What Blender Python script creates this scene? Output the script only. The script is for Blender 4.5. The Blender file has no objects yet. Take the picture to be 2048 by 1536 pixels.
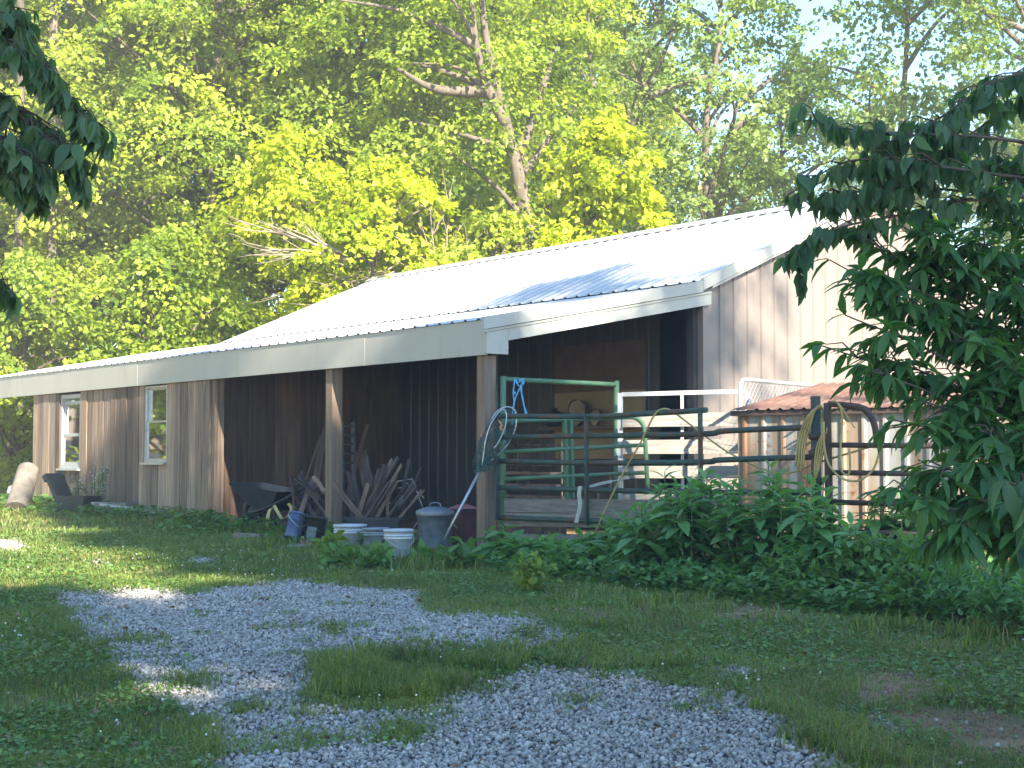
import bpy, math, random
import numpy as np
from mathutils import Vector, Matrix, Quaternion

# ------------------------------------------------------------------ camera, sky, sun, exposure
SC = bpy.context.scene
COL = SC.collection
F = 3070.0                                   # focal length in photo pixels (photo 2048 wide)
PITCH = math.atan(150 / F)
CAM = np.array([0.0, 0.0, 1.2])
cd = bpy.data.cameras.new('camera'); cam = bpy.data.objects.new('camera', cd); COL.objects.link(cam)
cd.sensor_width = 36.0; cd.lens = F / 2048 * 36.0; cd.clip_end = 3000; cd.clip_start = 0.05
cam.location = CAM; cam.rotation_euler = (math.pi / 2 + PITCH, 0, 0)
SC.camera = cam

SUN_EL = math.radians(33.0)
SUN_H = np.array([0.456, -0.890]); SUN_H /= np.linalg.norm(SUN_H)     # horizontal direction towards the sun
S = np.array([SUN_H[0] * math.cos(SUN_EL), SUN_H[1] * math.cos(SUN_EL), math.sin(SUN_EL)])
ld = bpy.data.lights.new('sun', 'SUN'); sun = bpy.data.objects.new('sun', ld); COL.objects.link(sun)
ld.energy = 5.0; ld.angle = math.radians(0.53); ld.color = (1.0, 0.90, 0.74)
sun.rotation_euler = Vector(S).to_track_quat('Z', 'Y').to_euler(); sun.location = (20, -40, 30)

W = bpy.data.worlds.new('World'); SC.world = W; W.use_nodes = True
nt = W.node_tree; nt.nodes.clear()
n = nt.nodes.new
sky = n('ShaderNodeTexSky'); sky.sky_type = 'NISHITA'; sky.sun_disc = False
sky.sun_elevation = SUN_EL; sky.sun_rotation = math.atan2(S[0], S[1])
sky.air_density = 1.0; sky.dust_density = 0.0; sky.ozone_density = 2.4
tc = n('ShaderNodeTexCoord'); mp = n('ShaderNodeMapping'); mp.inputs['Scale'].default_value = (1, 1, 2.4)
mp.inputs['Location'].default_value = (0.35, 0.1, 0.22)
nz = n('ShaderNodeTexNoise'); nz.inputs['Scale'].default_value = 3.4; nz.inputs['Detail'].default_value = 9; nz.inputs['Roughness'].default_value = 0.58
cr = n('ShaderNodeValToRGB'); cr.color_ramp.elements[0].position = 0.58; cr.color_ramp.elements[1].position = 0.76
cr.color_ramp.elements[0].color = (0, 0, 0, 1); cr.color_ramp.elements[1].color = (1, 1, 1, 1)
mx = n('ShaderNodeMixRGB'); mx.inputs[2].default_value = (7.0, 7.1, 7.3, 1)
bg = n('ShaderNodeBackground'); bg.inputs[1].default_value = 0.12
out = n('ShaderNodeOutputWorld')
L = nt.links.new
L(tc.outputs['Generated'], mp.inputs[0]); L(mp.outputs[0], nz.inputs['Vector']); L(nz.outputs['Fac'], cr.inputs[0])
hs = n('ShaderNodeHueSaturation'); hs.inputs['Saturation'].default_value = 1.17; hs.inputs['Value'].default_value = 0.96
L(cr.outputs[0], mx.inputs[0]); L(sky.outputs[0], hs.inputs['Color']); L(hs.outputs[0], mx.inputs[1]); L(mx.outputs[0], bg.inputs[0]); L(bg.outputs[0], out.inputs[0])

SC.view_settings.view_transform = 'Standard'; SC.view_settings.look = 'None'
SC.view_settings.gamma = 1.0; SC.view_settings.use_curve_mapping = False
SC.view_settings.exposure = 2.12
SC.render.engine = 'CYCLES'
SC.cycles.max_bounces = 8; SC.cycles.diffuse_bounces = 4; SC.cycles.transparent_max_bounces = 12
SC.cycles.use_denoising = True
SC.cycles.sample_clamp_indirect = 6

rng = np.random.default_rng(7)
random.seed(7)

# ------------------------------------------------------------------ geometry helpers
ED = np.array([-0.6117, 0.791, 0.0]); ED /= np.linalg.norm(ED)      # along the eave, away to the left
GD = np.array([ED[1], -ED[0], 0.0])                                  # along the gable, away to the right
O = np.array([-0.273, 15.5, 0.0])                                    # outer corner of the corner post
def B(u, g, z): return O + ED * u + GD * g + np.array([0, 0, z])
def ray(px, py):
    x = (px - 1024) / F; v = (768 - py) / F
    return np.array([x, math.cos(PITCH) - math.sin(PITCH) * v, math.sin(PITCH) + math.cos(PITCH) * v])
def at(px, py, d):
    r = ray(px, py); return CAM + r * (d / r[1])
def proj(P):
    q = P - CAM; d = q[..., 1] * math.cos(PITCH) + q[..., 2] * math.sin(PITCH)
    v = -q[..., 1] * math.sin(PITCH) + q[..., 2] * math.cos(PITCH)
    d = np.maximum(d, 0.05)
    return 1024 + F * q[..., 0] / d, 768 - F * v / d
def hsh(ix, iy, seed):
    h = (ix.astype(np.int64) * 374761393 + iy.astype(np.int64) * 668265263 + seed * 974711) & 0x7fffffff
    h = ((h ^ (h >> 13)) * 1274126177) & 0x7fffffff
    return ((h ^ (h >> 16)) & 0xffff) / 65535.0
def vnoise(x, y, s, seed=0):
    x = np.asarray(x, float) / s; y = np.asarray(y, float) / s
    ix = np.floor(x); iy = np.floor(y); fx = x - ix; fy = y - iy
    fx = fx * fx * (3 - 2 * fx); fy = fy * fy * (3 - 2 * fy)
    a = hsh(ix, iy, seed); b = hsh(ix + 1, iy, seed); c = hsh(ix, iy + 1, seed); d = hsh(ix + 1, iy + 1, seed)
    return (a * (1 - fx) + b * fx) * (1 - fy) + (c * (1 - fx) + d * fx) * fy
def gz(x, y):
    x = np.asarray(x, float); y = np.asarray(y, float)
    z = 0.02 * y - 0.06
    z = z + np.clip(y - 31, 0, 55) * 0.085
    near = np.clip(1 - (np.hypot(x, y - 10) - 14) / 20, 0, 1)
    return z + (vnoise(x, y, 1.7, 3) - 0.5) * 0.05 * near + (vnoise(x, y, 0.6, 4) - 0.5) * 0.02 * near
def gpt(px, py):                                                    # photo pixel to the point of the ground it shows
    r = ray(px, py); t = (-0.06 - CAM[2]) / (r[2] - 0.02 * r[1]); p = CAM + r * t
    return p
def inpoly(x, y, poly):
    r = np.zeros(np.shape(x), bool); P = poly; j = len(P) - 1
    for i in range(len(P)):
        xi, yi = P[i]; xj, yj = P[j]
        c = ((yi > y) != (yj > y)) & (x < (xj - xi) * (y - yi) / (yj - yi + 1e-12) + xi)
        r ^= c; j = i
    return r

# ------------------------------------------------------------------ materials
def newmat(name):
    m = bpy.data.materials.new(name); m.use_nodes = True; t = m.node_tree; t.nodes.clear()
    o = t.nodes.new('ShaderNodeOutputMaterial'); return m, t, o
def mat(name, c1, c2=None, scale=6.0, rough=0.6, metal=0.0, bump=0.0, stretch=(1, 1, 1), spec=0.4, tint=None, c3=None, sc3=2.0, th3=(0.5, 0.65), bdist=0.01, coat=0):
    """noise between two colours, optional patches of a third (rust, wear), optional per-piece tint attribute"""
    m, t, o = newmat(name); N = t.nodes.new; K = t.links.new
    b = N('ShaderNodeBsdfPrincipled'); b.inputs['Roughness'].default_value = rough; b.inputs['Metallic'].default_value = metal
    b.inputs['Specular IOR Level'].default_value = spec
    if coat: b.inputs['Coat Weight'].default_value = coat
    c2 = c2 or tuple(x * 0.75 for x in c1)
    tcx = N('ShaderNodeTexCoord'); mpx = N('ShaderNodeMapping'); mpx.inputs['Scale'].default_value = stretch
    K(tcx.outputs['Object'], mpx.inputs[0])
    nn = N('ShaderNodeTexNoise'); nn.inputs['Scale'].default_value = scale; nn.inputs['Detail'].default_value = 7; nn.inputs['Roughness'].default_value = 0.62
    K(mpx.outputs[0], nn.inputs['Vector'])
    r = N('ShaderNodeValToRGB'); r.color_ramp.elements[0].position = 0.36; r.color_ramp.elements[1].position = 0.64
    r.color_ramp.elements[0].color = (*c2, 1); r.color_ramp.elements[1].color = (*c1, 1)
    K(nn.outputs['Fac'], r.inputs[0]); colr = r.outputs[0]
    if c3:
        n3 = N('ShaderNodeTexNoise'); n3.inputs['Scale'].default_value = sc3; n3.inputs['Detail'].default_value = 8; n3.inputs['Roughness'].default_value = 0.65
        K(mpx.outputs[0], n3.inputs['Vector'])
        r3 = N('ShaderNodeValToRGB'); r3.color_ramp.elements[0].position = th3[0]; r3.color_ramp.elements[1].position = th3[1]
        K(n3.outputs['Fac'], r3.inputs[0])
        x3 = N('ShaderNodeMixRGB'); K(r3.outputs[0], x3.inputs[0]); K(colr, x3.inputs[1]); x3.inputs[2].default_value = (*c3, 1); colr = x3.outputs[0]
    if tint:
        a = N('ShaderNodeAttribute'); a.attribute_name = 'tint'
        rr = N('ShaderNodeMapRange'); rr.inputs[3].default_value = tint[0]; rr.inputs[4].default_value = tint[1]
        K(a.outputs['Fac'], rr.inputs[0])
        xx = N('ShaderNodeMixRGB'); xx.blend_type = 'MULTIPLY'; xx.inputs[0].default_value = 1
        K(colr, xx.inputs[1]); K(rr.outputs[0], xx.inputs[2]); colr = xx.outputs[0]
    K(colr, b.inputs['Base Color'])
    if bump:
        bb = N('ShaderNodeBump'); bb.inputs['Strength'].default_value = bump; bb.inputs['Distance'].default_value = bdist
        K(nn.outputs['Fac'], bb.inputs['Height']); K(bb.outputs[0], b.inputs['Normal'])
    K(b.outputs[0], o.inputs[0]); return m
def leafmat(name, dark, light, trans, tfac=0.45, rough=0.45, spec=0.35, dry=None):
    m, t, o = newmat(name); N = t.nodes.new; K = t.links.new
    a = N('ShaderNodeAttribute'); a.attribute_name = 'tint'
    r = N('ShaderNodeValToRGB'); r.color_ramp.elements[0].color = (*dark, 1); r.color_ramp.elements[1].color = (*light, 1)
    K(a.outputs['Fac'], r.inputs[0])
    if dry: r.color_ramp.elements[1].position = 0.9; e = r.color_ramp.elements.new(1.0); e.color = (*dry, 1)
    b = N('ShaderNodeBsdfPrincipled'); b.inputs['Roughness'].default_value = rough; b.inputs['Specular IOR Level'].default_value = spec
    K(r.outputs[0], b.inputs['Base Color'])
    tr = N('ShaderNodeBsdfTranslucent')
    x = N('ShaderNodeMixRGB'); x.blend_type = 'MULTIPLY'; x.inputs[0].default_value = 1; K(r.outputs[0], x.inputs[1]); x.inputs[2].default_value = (*trans, 1)
    K(x.outputs[0], tr.inputs[0])
    ms = N('ShaderNodeMixShader'); ms.inputs[0].default_value = tfac; K(b.outputs[0], ms.inputs[1]); K(tr.outputs[0], ms.inputs[2])
    K(ms.outputs[0], o.inputs[0]); return m

M = {}
M['white_metal'] = mat('white_painted_metal', (0.43, 0.415, 0.36), (0.39, 0.378, 0.33), scale=1.2, rough=0.38, spec=0.5, c3=(0.29, 0.275, 0.235), sc3=1.1, th3=(0.56, 0.8), stretch=(1.6, 1.6, .5))
M['roof'] = mat('white_roof_steel', (0.52, 0.52, 0.525), (0.47, 0.475, 0.48), scale=0.9, rough=0.3, spec=0.6)
M['ridge'] = mat('grey_ridge_steel', (0.42, 0.43, 0.45), (0.36, 0.37, 0.39), scale=2, rough=0.35)
M['siding'] = mat('tan_steel_siding', (0.225, 0.187, 0.16), (0.21, 0.174, 0.149), scale=0.8, rough=0.42, spec=0.4)
M['inner_metal'] = mat('shade_dark_inner_steel', (0.055, 0.052, 0.056), (0.042, 0.04, 0.043), scale=2, rough=0.5)  # steel colour darkened to hold the shade of the interior
M['board'] = mat('weathered_vertical_boards', (0.35, 0.25, 0.17), (0.14, 0.105, 0.082), scale=11, rough=0.85, bump=0.6, stretch=(3, 3, 0.13), tint=(0.35, 1.45), c3=(0.15, 0.132, 0.12), sc3=1.5, th3=(0.52, 0.74))
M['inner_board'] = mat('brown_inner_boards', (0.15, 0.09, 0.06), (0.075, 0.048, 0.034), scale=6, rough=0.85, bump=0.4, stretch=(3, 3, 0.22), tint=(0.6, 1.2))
M['post'] = mat('treated_pine_post', (0.27, 0.185, 0.125), (0.15, 0.108, 0.078), scale=16, rough=0.8, bump=0.5, stretch=(2.2, 2.2, 0.12), c3=(0.20, 0.16, 0.13), sc3=2.5, th3=(0.55, 0.75))
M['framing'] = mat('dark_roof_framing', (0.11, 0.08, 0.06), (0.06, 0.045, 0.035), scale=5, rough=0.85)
M['ply'] = mat('aged_plywood', (0.27, 0.20, 0.11), (0.21, 0.15, 0.08), scale=3, rough=0.75, stretch=(1, 1, 0.4))
M['ply_brown'] = mat('brown_particle_board', (0.14, 0.088, 0.056), (0.10, 0.062, 0.04), scale=8, rough=0.8)
M['concrete'] = mat('dusty_barn_floor', (0.17, 0.14, 0.11), (0.10, 0.085, 0.07), scale=3, rough=0.95, bump=0.3)
M['vinyl'] = mat('white_window_frame', (0.45, 0.45, 0.44), (0.38, 0.38, 0.375), scale=4, rough=0.4)
M['alu'] = mat('dull_aluminium', (0.55, 0.56, 0.57), (0.42, 0.43, 0.44), scale=9, rough=0.42, metal=0.75)
M['galv'] = mat('galvanised_steel', (0.25, 0.285, 0.325), (0.17, 0.195, 0.225), scale=14, rough=0.48, metal=0.45, tint=None, c3=(0.18, 0.18, 0.185), sc3=5, th3=(0.55, 0.7))
M['old_alu'] = mat('dark_oxidised_aluminium', (0.16, 0.165, 0.17), (0.10, 0.105, 0.11), scale=9, rough=0.6)
M['galv_tube'] = mat('galvanised_tube', (0.58, 0.60, 0.62), (0.46, 0.48, 0.50), scale=14, rough=0.4, metal=0.5)
M['green'] = mat('green_painted_steel', (0.105, 0.215, 0.115), (0.075, 0.16, 0.09), scale=7, rough=0.5, c3=(0.17, 0.10, 0.06), sc3=9, th3=(0.6, 0.68))
M['dark_green'] = mat('weathered_dark_green_steel', (0.04, 0.085, 0.062), (0.025, 0.042, 0.042), scale=6, rough=0.6, c3=(0.10, 0.055, 0.035), sc3=4, th3=(0.5, 0.6))
M['rusty'] = mat('rusty_dark_steel', (0.105, 0.062, 0.045), (0.05, 0.036, 0.032), scale=8, rough=0.8, c3=(0.05, 0.05, 0.045), sc3=4, th3=(0.5, 0.65), bump=0.3)
M['rust_roof'] = mat('rusted_roof_sheet', (0.165, 0.088, 0.06), (0.105, 0.056, 0.042), scale=5, rough=0.85, c3=(0.26, 0.155, 0.11), sc3=2.2, th3=(0.5, 0.72))
M['whitewood'] = mat('peeling_white_boards', (0.33, 0.31, 0.265), (0.21, 0.195, 0.17), scale=8, rough=0.8, stretch=(0.5, 0.5, 4), bump=0.3, c3=(0.24, 0.20, 0.17), sc3=6, th3=(0.6, 0.7))
M['greywood'] = mat('grey_weathered_plank', (0.24, 0.215, 0.185), (0.135, 0.12, 0.105), scale=8, rough=0.88, stretch=(0.5, 0.5, 5), bump=0.3)
M['stake'] = mat('old_wooden_stake', (0.23, 0.155, 0.11), (0.12, 0.085, 0.065), scale=12, rough=0.85, stretch=(2, 2, 0.2), bump=0.4)
M['stake_dark'] = mat('dark_old_wood', (0.10, 0.075, 0.066), (0.05, 0.04, 0.038), scale=12, rough=0.88, stretch=(2, 2, 0.2), bump=0.4)
M['stake_pale'] = mat('pale_split_wood', (0.34, 0.235, 0.145), (0.21, 0.14, 0.088), scale=12, rough=0.8, stretch=(2, 2, 0.2), bump=0.4)
M['black'] = mat('black_plastic', (0.03, 0.03, 0.033), (0.02, 0.02, 0.022), scale=6, rough=0.5)
M['tub'] = mat('dusty_black_tub', (0.055, 0.058, 0.062), (0.035, 0.036, 0.04), scale=6, rough=0.6)
M['grey_tray'] = mat('grey_steel_tray', (0.035, 0.041, 0.05), (0.02, 0.024, 0.03), scale=6, rough=0.5)
M['blue'] = mat('blue_plastic', (0.075, 0.125, 0.26), (0.06, 0.10, 0.21), scale=5, rough=0.45)
M['bucket'] = mat('white_bucket_plastic', (0.55, 0.57, 0.61), (0.45, 0.47, 0.50), scale=5, rough=0.4)
M['grey_bucket'] = mat('grey_bucket_plastic', (0.26, 0.30, 0.33), (0.20, 0.235, 0.26), scale=5, rough=0.45)
M['maroon'] = mat('dark_red_board', (0.075, 0.02, 0.022), (0.05, 0.014, 0.016), scale=6, rough=0.7)
M['bin_green'] = mat('dark_green_plastic', (0.026, 0.04, 0.042), (0.018, 0.028, 0.03), scale=5, rough=0.5)
M['hose'] = mat('yellow_rubber_hose', (0.46, 0.35, 0.13), (0.36, 0.27, 0.10), scale=8, rough=0.55)
M['strap_yellow'] = mat('yellow_webbing', (0.46, 0.40, 0.17), (0.36, 0.31, 0.13), scale=14, rough=0.8)
M['strap_pale'] = mat('pale_webbing', (0.45, 0.47, 0.42), (0.33, 0.36, 0.32), scale=14, rough=0.8)
M['rope'] = mat('blue_nylon_rope', (0.10, 0.40, 0.62), (0.07, 0.30, 0.50), scale=20, rough=0.6)
M['net'] = mat('green_net_twine', (0.055, 0.16, 0.15), (0.04, 0.11, 0.11), scale=20, rough=0.7)
M['orange'] = mat('orange_cloth', (0.55, 0.24, 0.11), (0.42, 0.18, 0.08), scale=12, rough=0.8)
M['bark'] = mat('grey_brown_bark', (0.13, 0.105, 0.08), (0.07, 0.056, 0.043), scale=9, rough=0.9, bump=0.8, stretch=(1.5, 1.5, 0.35), bdist=0.03)
M['bark_pale'] = mat('pale_bark', (0.175, 0.14, 0.108), (0.10, 0.082, 0.064), scale=7, rough=0.9, bump=0.7, stretch=(1.5, 1.5, 0.5), bdist=0.03)
M['dead_twig'] = mat('bare_dead_wood', (0.33, 0.265, 0.20), (0.21, 0.17, 0.13), scale=9, rough=0.9)
M['stem'] = mat('green_stem', (0.11, 0.15, 0.06), (0.08, 0.11, 0.045), scale=9, rough=0.6)
M['log'] = mat('pale_peeling_log', (0.27, 0.235, 0.19), (0.15, 0.125, 0.10), scale=6, rough=0.9, stretch=(1, 1, 1.2), bump=0.6, bdist=0.02)
M['slice'] = mat('cut_wood_face', (0.30, 0.235, 0.15), (0.20, 0.15, 0.10), scale=8, rough=0.8)
M['soil'] = mat('lawn_soil', (0.36, 0.225, 0.125), (0.22, 0.14, 0.08), scale=1.3, rough=1.0, bump=1.0, bdist=0.05, c3=(0.11, 0.105, 0.045), sc3=0.8, th3=(0.42, 0.62))
M['gravel_bed'] = mat('dark_gap_bed', (0.17, 0.165, 0.165), (0.085, 0.085, 0.09), scale=30, rough=1.0, bump=0.8, bdist=0.02)  # bed colour darkened so the gaps between stones read as shaded
M['stone'] = mat('crushed_limestone', (0.50, 0.463, 0.41), (0.33, 0.305, 0.275), scale=25, rough=0.9, tint=(0.3, 1.25), bump=0.3)
M['grass'] = leafmat('lawn_grass', (0.065, 0.125, 0.028), (0.265, 0.33, 0.08), (1.5, 1.5, 0.9), 0.38, dry=(0.30, 0.24, 0.12))
M['clover'] = leafmat('clover_leaves', (0.06, 0.145, 0.036), (0.205, 0.315, 0.075), (1.5, 1.5, 0.8), 0.3)
M['weed'] = leafmat('broad_weed_leaves', (0.05, 0.135, 0.034), (0.165, 0.30, 0.07), (1.6, 1.7, 0.8), 0.35)
M['poke'] = leafmat('lance_weed_leaves', (0.05, 0.145, 0.055), (0.17, 0.34, 0.10), (1.5, 1.7, 0.7), 0.35, rough=0.4, spec=0.4)
M['lime_weed'] = leafmat('lime_weed_leaves', (0.12, 0.2, 0.03), (0.26, 0.34, 0.05), (1.5, 1.4, 0.6), 0.4)
M['near_leaf'] = leafmat('veiled_near_leaves', (0.042, 0.098, 0.062), (0.11, 0.205, 0.095), (1.5, 1.8, 0.7), 0.45, rough=0.4)  # leaf colour lightened to take in the lens veil
M['near_bush'] = leafmat('toothed_bush_leaves', (0.04, 0.115, 0.044), (0.125, 0.255, 0.075), (1.5, 1.8, 0.6), 0.45, rough=0.42)
M['left_leaf'] = leafmat('veiled_hanging_leaves', (0.045, 0.105, 0.058), (0.125, 0.22, 0.085), (1.5, 1.7, 0.6), 0.3)  # veil over the near boughs put into a lighter leaf colour
M['maple'] = leafmat('maple_leaves', (0.09, 0.165, 0.018), (0.40, 0.49, 0.06), (1.65, 1.55, 0.45), 0.5)
M['maple_warm'] = leafmat('warm_maple_leaves', (0.105, 0.175, 0.02), (0.45, 0.51, 0.065), (1.6, 1.5, 0.45), 0.5)
M['redbud'] = leafmat('yellow_green_leaves', (0.27, 0.36, 0.016), (0.52, 0.56, 0.04), (1.5, 1.45, 0.5), 0.5)
M['ash'] = leafmat('bluish_green_leaves', (0.085, 0.165, 0.045), (0.34, 0.44, 0.12), (1.6, 1.55, 0.65), 0.5)
M['flower'] = mat('white_petals', (0.8, 0.8, 0.78), rough=0.7)

def glass_mat():
    m, t, o = newmat('window_glass'); N = t.nodes.new; K = t.links.new
    g = N('ShaderNodeBsdfGlossy'); g.inputs['Roughness'].default_value = 0.03; tr = N('ShaderNodeBsdfTransparent'); tr.inputs[0].default_value = (0.8, 0.84, 0.82, 1)
    f = N('ShaderNodeFresnel'); f.inputs[0].default_value = 1.75
    x = N('ShaderNodeMixShader'); K(f.outputs[0], x.inputs[0]); K(tr.outputs[0], x.inputs[1]); K(g.outputs[0], x.inputs[2]); K(x.outputs[0], o.inputs[0]); return m
M['glass'] = glass_mat()
def rust_wall_mat():
    m, t, o = newmat('rust_streaked_white_sheet'); N = t.nodes.new; K = t.links.new
    b = N('ShaderNodeBsdfPrincipled'); b.inputs['Roughness'].default_value = 0.6
    tcx = N('ShaderNodeTexCoord'); mpx = N('ShaderNodeMapping'); mpx.inputs['Scale'].default_value = (4.2, 4.2, 0.35); K(tcx.outputs['Object'], mpx.inputs[0])
    n1 = N('ShaderNodeTexNoise'); n1.inputs['Scale'].default_value = 1.6; n1.inputs['Detail'].default_value = 6; K(mpx.outputs[0], n1.inputs[0])
    r = N('ShaderNodeValToRGB'); e = r.color_ramp.elements; e[0].position = 0.42; e[0].color = (0.31, 0.305, 0.28, 1); e[1].position = 0.66; e[1].color = (0.215, 0.115, 0.062, 1)
    q = e.new(0.5); q.color = (0.29, 0.215, 0.145, 1)
    K(n1.outputs[0], r.inputs[0])
    n2 = N('ShaderNodeTexNoise'); n2.inputs['Scale'].default_value = 14; n2.inputs['Detail'].default_value = 6; K(tcx.outputs['Object'], n2.inputs[0])
    r2 = N('ShaderNodeValToRGB'); r2.color_ramp.elements[0].position = 0.6; r2.color_ramp.elements[1].position = 0.72; K(n2.outputs[0], r2.inputs[0])
    x = N('ShaderNodeMixRGB'); K(r2.outputs[0], x.inputs[0]); K(r.outputs[0], x.inputs[1]); x.inputs[2].default_value = (0.20, 0.085, 0.045, 1)
    K(x.outputs[0], b.inputs['Base Color']); K(b.outputs[0], o.inputs[0]); return m
M['rust_wall'] = rust_wall_mat()

# ------------------------------------------------------------------ mesh building
def root_loc(p):
    while p is not None and p.parent is not None: p = p.parent
    return np.array(p.location) if p is not None else np.zeros(3)
def link(name, me, parent=None):
    o = bpy.data.objects.new(name, me); COL.objects.link(o)
    if parent is not None: o.parent = parent
    return o
def tag(o, label=None, cat=None, group=None, kind=None):
    if label: o['label'] = label
    if cat: o['category'] = cat
    if group: o['group'] = group
    if kind: o['kind'] = kind
    return o
def thing(name, label, cat, loc=(0, 0, 0), group=None):
    o = bpy.data.objects.new(name, None); COL.objects.link(o); o.location = loc; o.empty_display_size = 0.2
    return tag(o, label, cat, group)
def mesh_np(name, V, Fq, material, parent=None, tint=None, smooth=False, local=True):
    """V (n,3), Fq (m,k) all faces with k corners"""
    V = np.asarray(V, np.float32); Fq = np.asarray(Fq, np.int32)
    if local: V = V - root_loc(parent).astype(np.float32)
    me = bpy.data.meshes.new(name); me.vertices.add(len(V)); me.vertices.foreach_set('co', V.ravel())
    k = Fq.shape[1]; me.loops.add(Fq.size); me.loops.foreach_set('vertex_index', Fq.ravel())
    me.polygons.add(len(Fq)); me.polygons.foreach_set('loop_start', np.arange(len(Fq), dtype=np.int32) * k)
    if smooth: me.polygons.foreach_set('use_smooth', np.ones(len(Fq), bool))
    if tint is not None:
        a = me.attributes.new('tint', 'FLOAT', 'POINT'); a.data.foreach_set('value', np.asarray(tint, np.float32))
    me.materials.append(material); me.update(calc_edges=True); me.validate()
    return link(name, me, parent)
class MB:
    def __init__(self): self.v = []; self.f = []; self.t = []; self.sm = []
    def add(self, V, Fc, tint=0.5, smooth=False):
        o = len(self.v); self.v += [tuple(map(float, p)) for p in V]; self.t += [tint] * len(V)
        for f in Fc: self.f.append(tuple(i + o for i in f)); self.sm.append(smooth)
        return self
    def box8(self, P, tint=0.5):
        return self.add(P, [(0, 3, 2, 1), (4, 5, 6, 7), (0, 1, 5, 4), (1, 2, 6, 5), (2, 3, 7, 6), (3, 0, 4, 7)], tint)
    def bbox(self, u0, u1, g0, g1, z0, z1, tint=0.5):               # box in barn axes
        return self.box8([B(u0, g0, z0), B(u1, g0, z0), B(u1, g1, z0), B(u0, g1, z0), B(u0, g0, z1), B(u1, g0, z1), B(u1, g1, z1), B(u0, g1, z1)], tint)
    def box(self, c, ax, ay, az, tint=0.5):                         # centre and three half axes
        c, ax, ay, az = map(np.asarray, (c, ax, ay, az))
        return self.box8([c - ax - ay - az, c + ax - ay - az, c + ax + ay - az, c - ax + ay - az, c - ax - ay + az, c + ax - ay + az, c + ax + ay + az, c - ax + ay + az], tint)
    def bar(self, p, q, w, h, up=(0, 0, 1), tint=0.5):
        p = np.asarray(p, float); q = np.asarray(q, float); d = q - p; Ln = np.linalg.norm(d); d = d / Ln
        s = np.cross(d, up); s /= np.linalg.norm(s) + 1e-9; t = np.cross(s, d)
        return self.box((p + q) / 2, d * Ln / 2, s * w / 2, t * h / 2, tint)
    def tube(self, pts, r, sides=8, tint=0.5, cap=True):
        P = np.asarray(pts, float); n = len(P); R = np.full(n, r) if np.isscalar(r) else np.asarray(r, float)
        T = np.gradient(P, axis=0); T /= np.linalg.norm(T, axis=1)[:, None] + 1e-9
        ref = np.array([0, 0, 1.0]) if abs(T[0][2]) < 0.9 else np.array([1.0, 0, 0])
        a = np.cross(T[0], ref); a /= np.linalg.norm(a); V = []
        for i in range(n):
            a = a - T[i] * np.dot(a, T[i]); a /= np.linalg.norm(a) + 1e-9; b = np.cross(T[i], a)
            for k in range(sides):
                th = 2 * math.pi * k / sides; V.append(P[i] + R[i] * (math.cos(th) * a + math.sin(th) * b))
        Fc = []
        for i in range(n - 1):
            for k in range(sides):
                k2 = (k + 1) % sides; Fc.append((i * sides + k, i * sides + k2, (i + 1) * sides + k2, (i + 1) * sides + k))
        self.add(V, Fc, tint, True)
        if cap and sides > 2:
            o = len(self.v) - n * sides
            self.f.append(tuple(o + k for k in reversed(range(sides)))); self.sm.append(False)
            self.f.append(tuple(o + (n - 1) * sides + k for k in range(sides))); self.sm.append(False)
        return self
    def lathe(self, prof, c, sides=32, axis=None, flute=None, cap=True):
        c = np.asarray(c, float); az = np.array([0, 0, 1.0]) if axis is None else np.asarray(axis, float); az = az / np.linalg.norm(az)
        ref = np.array([1.0, 0, 0]) if abs(az[0]) < 0.9 else np.array([0, 1.0, 0]); ax = np.cross(az, ref); ax /= np.linalg.norm(ax); ay = np.cross(az, ax)
        V = []
        for j, (r, z) in enumerate(prof):
            for k in range(sides):
                th = 2 * math.pi * k / sides; rr = r
                if flute and flute[0] <= j <= flute[1] and k % 2: rr = r - flute[2]
                V.append(c + ax * rr * math.cos(th) + ay * rr * math.sin(th) + az * z)
        Fc = []
        for j in range(len(prof) - 1):
            for k in range(sides):
                k2 = (k + 1) % sides; Fc.append((j * sides + k, j * sides + k2, (j + 1) * sides + k2, (j + 1) * sides + k))
        self.add(V, Fc, 0.5, True)
        return self
    def build(self, name, material, parent=None):
        L0 = root_loc(parent)
        me = bpy.data.meshes.new(name); me.from_pydata([tuple(np.asarray(p) - L0) for p in self.v], [], self.f)
        me.polygons.foreach_set('use_smooth', self.sm)
        a = me.attributes.new('tint', 'FLOAT', 'POINT'); a.data.foreach_set('value', self.t)
        me.materials.append(material); me.update(); return link(name, me, parent)
def bez(P, n=12):
    """smooth curve through points (Catmull-Rom)"""
    P = [np.asarray(p, float) for p in P]
    if len(P) < 3: return [P[0] + (P[-1] - P[0]) * t for t in np.linspace(0, 1, n)]
    Q = [2 * P[0] - P[1]] + P + [2 * P[-1] - P[-2]]; o = []
    for i in range(1, len(Q) - 2):
        for t in np.linspace(0, 1, n, endpoint=False):
            a, b, c, d = Q[i - 1], Q[i], Q[i + 1], Q[i + 2]
            o.append(0.5 * ((2 * b) + (c - a) * t + (2 * a - 5 * b + 4 * c - d) * t * t + (3 * b - a - 3 * c + d) * t ** 3))
    o.append(P[-1]); return o
def nrm(a): return a / (np.linalg.norm(a, axis=-1, keepdims=True) + 1e-9)
def frames(d, nh):
    y = nrm(d); x = nrm(np.cross(y, nh)); z = np.cross(x, y); return np.stack([x, y, z], axis=-1)     # columns
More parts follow.
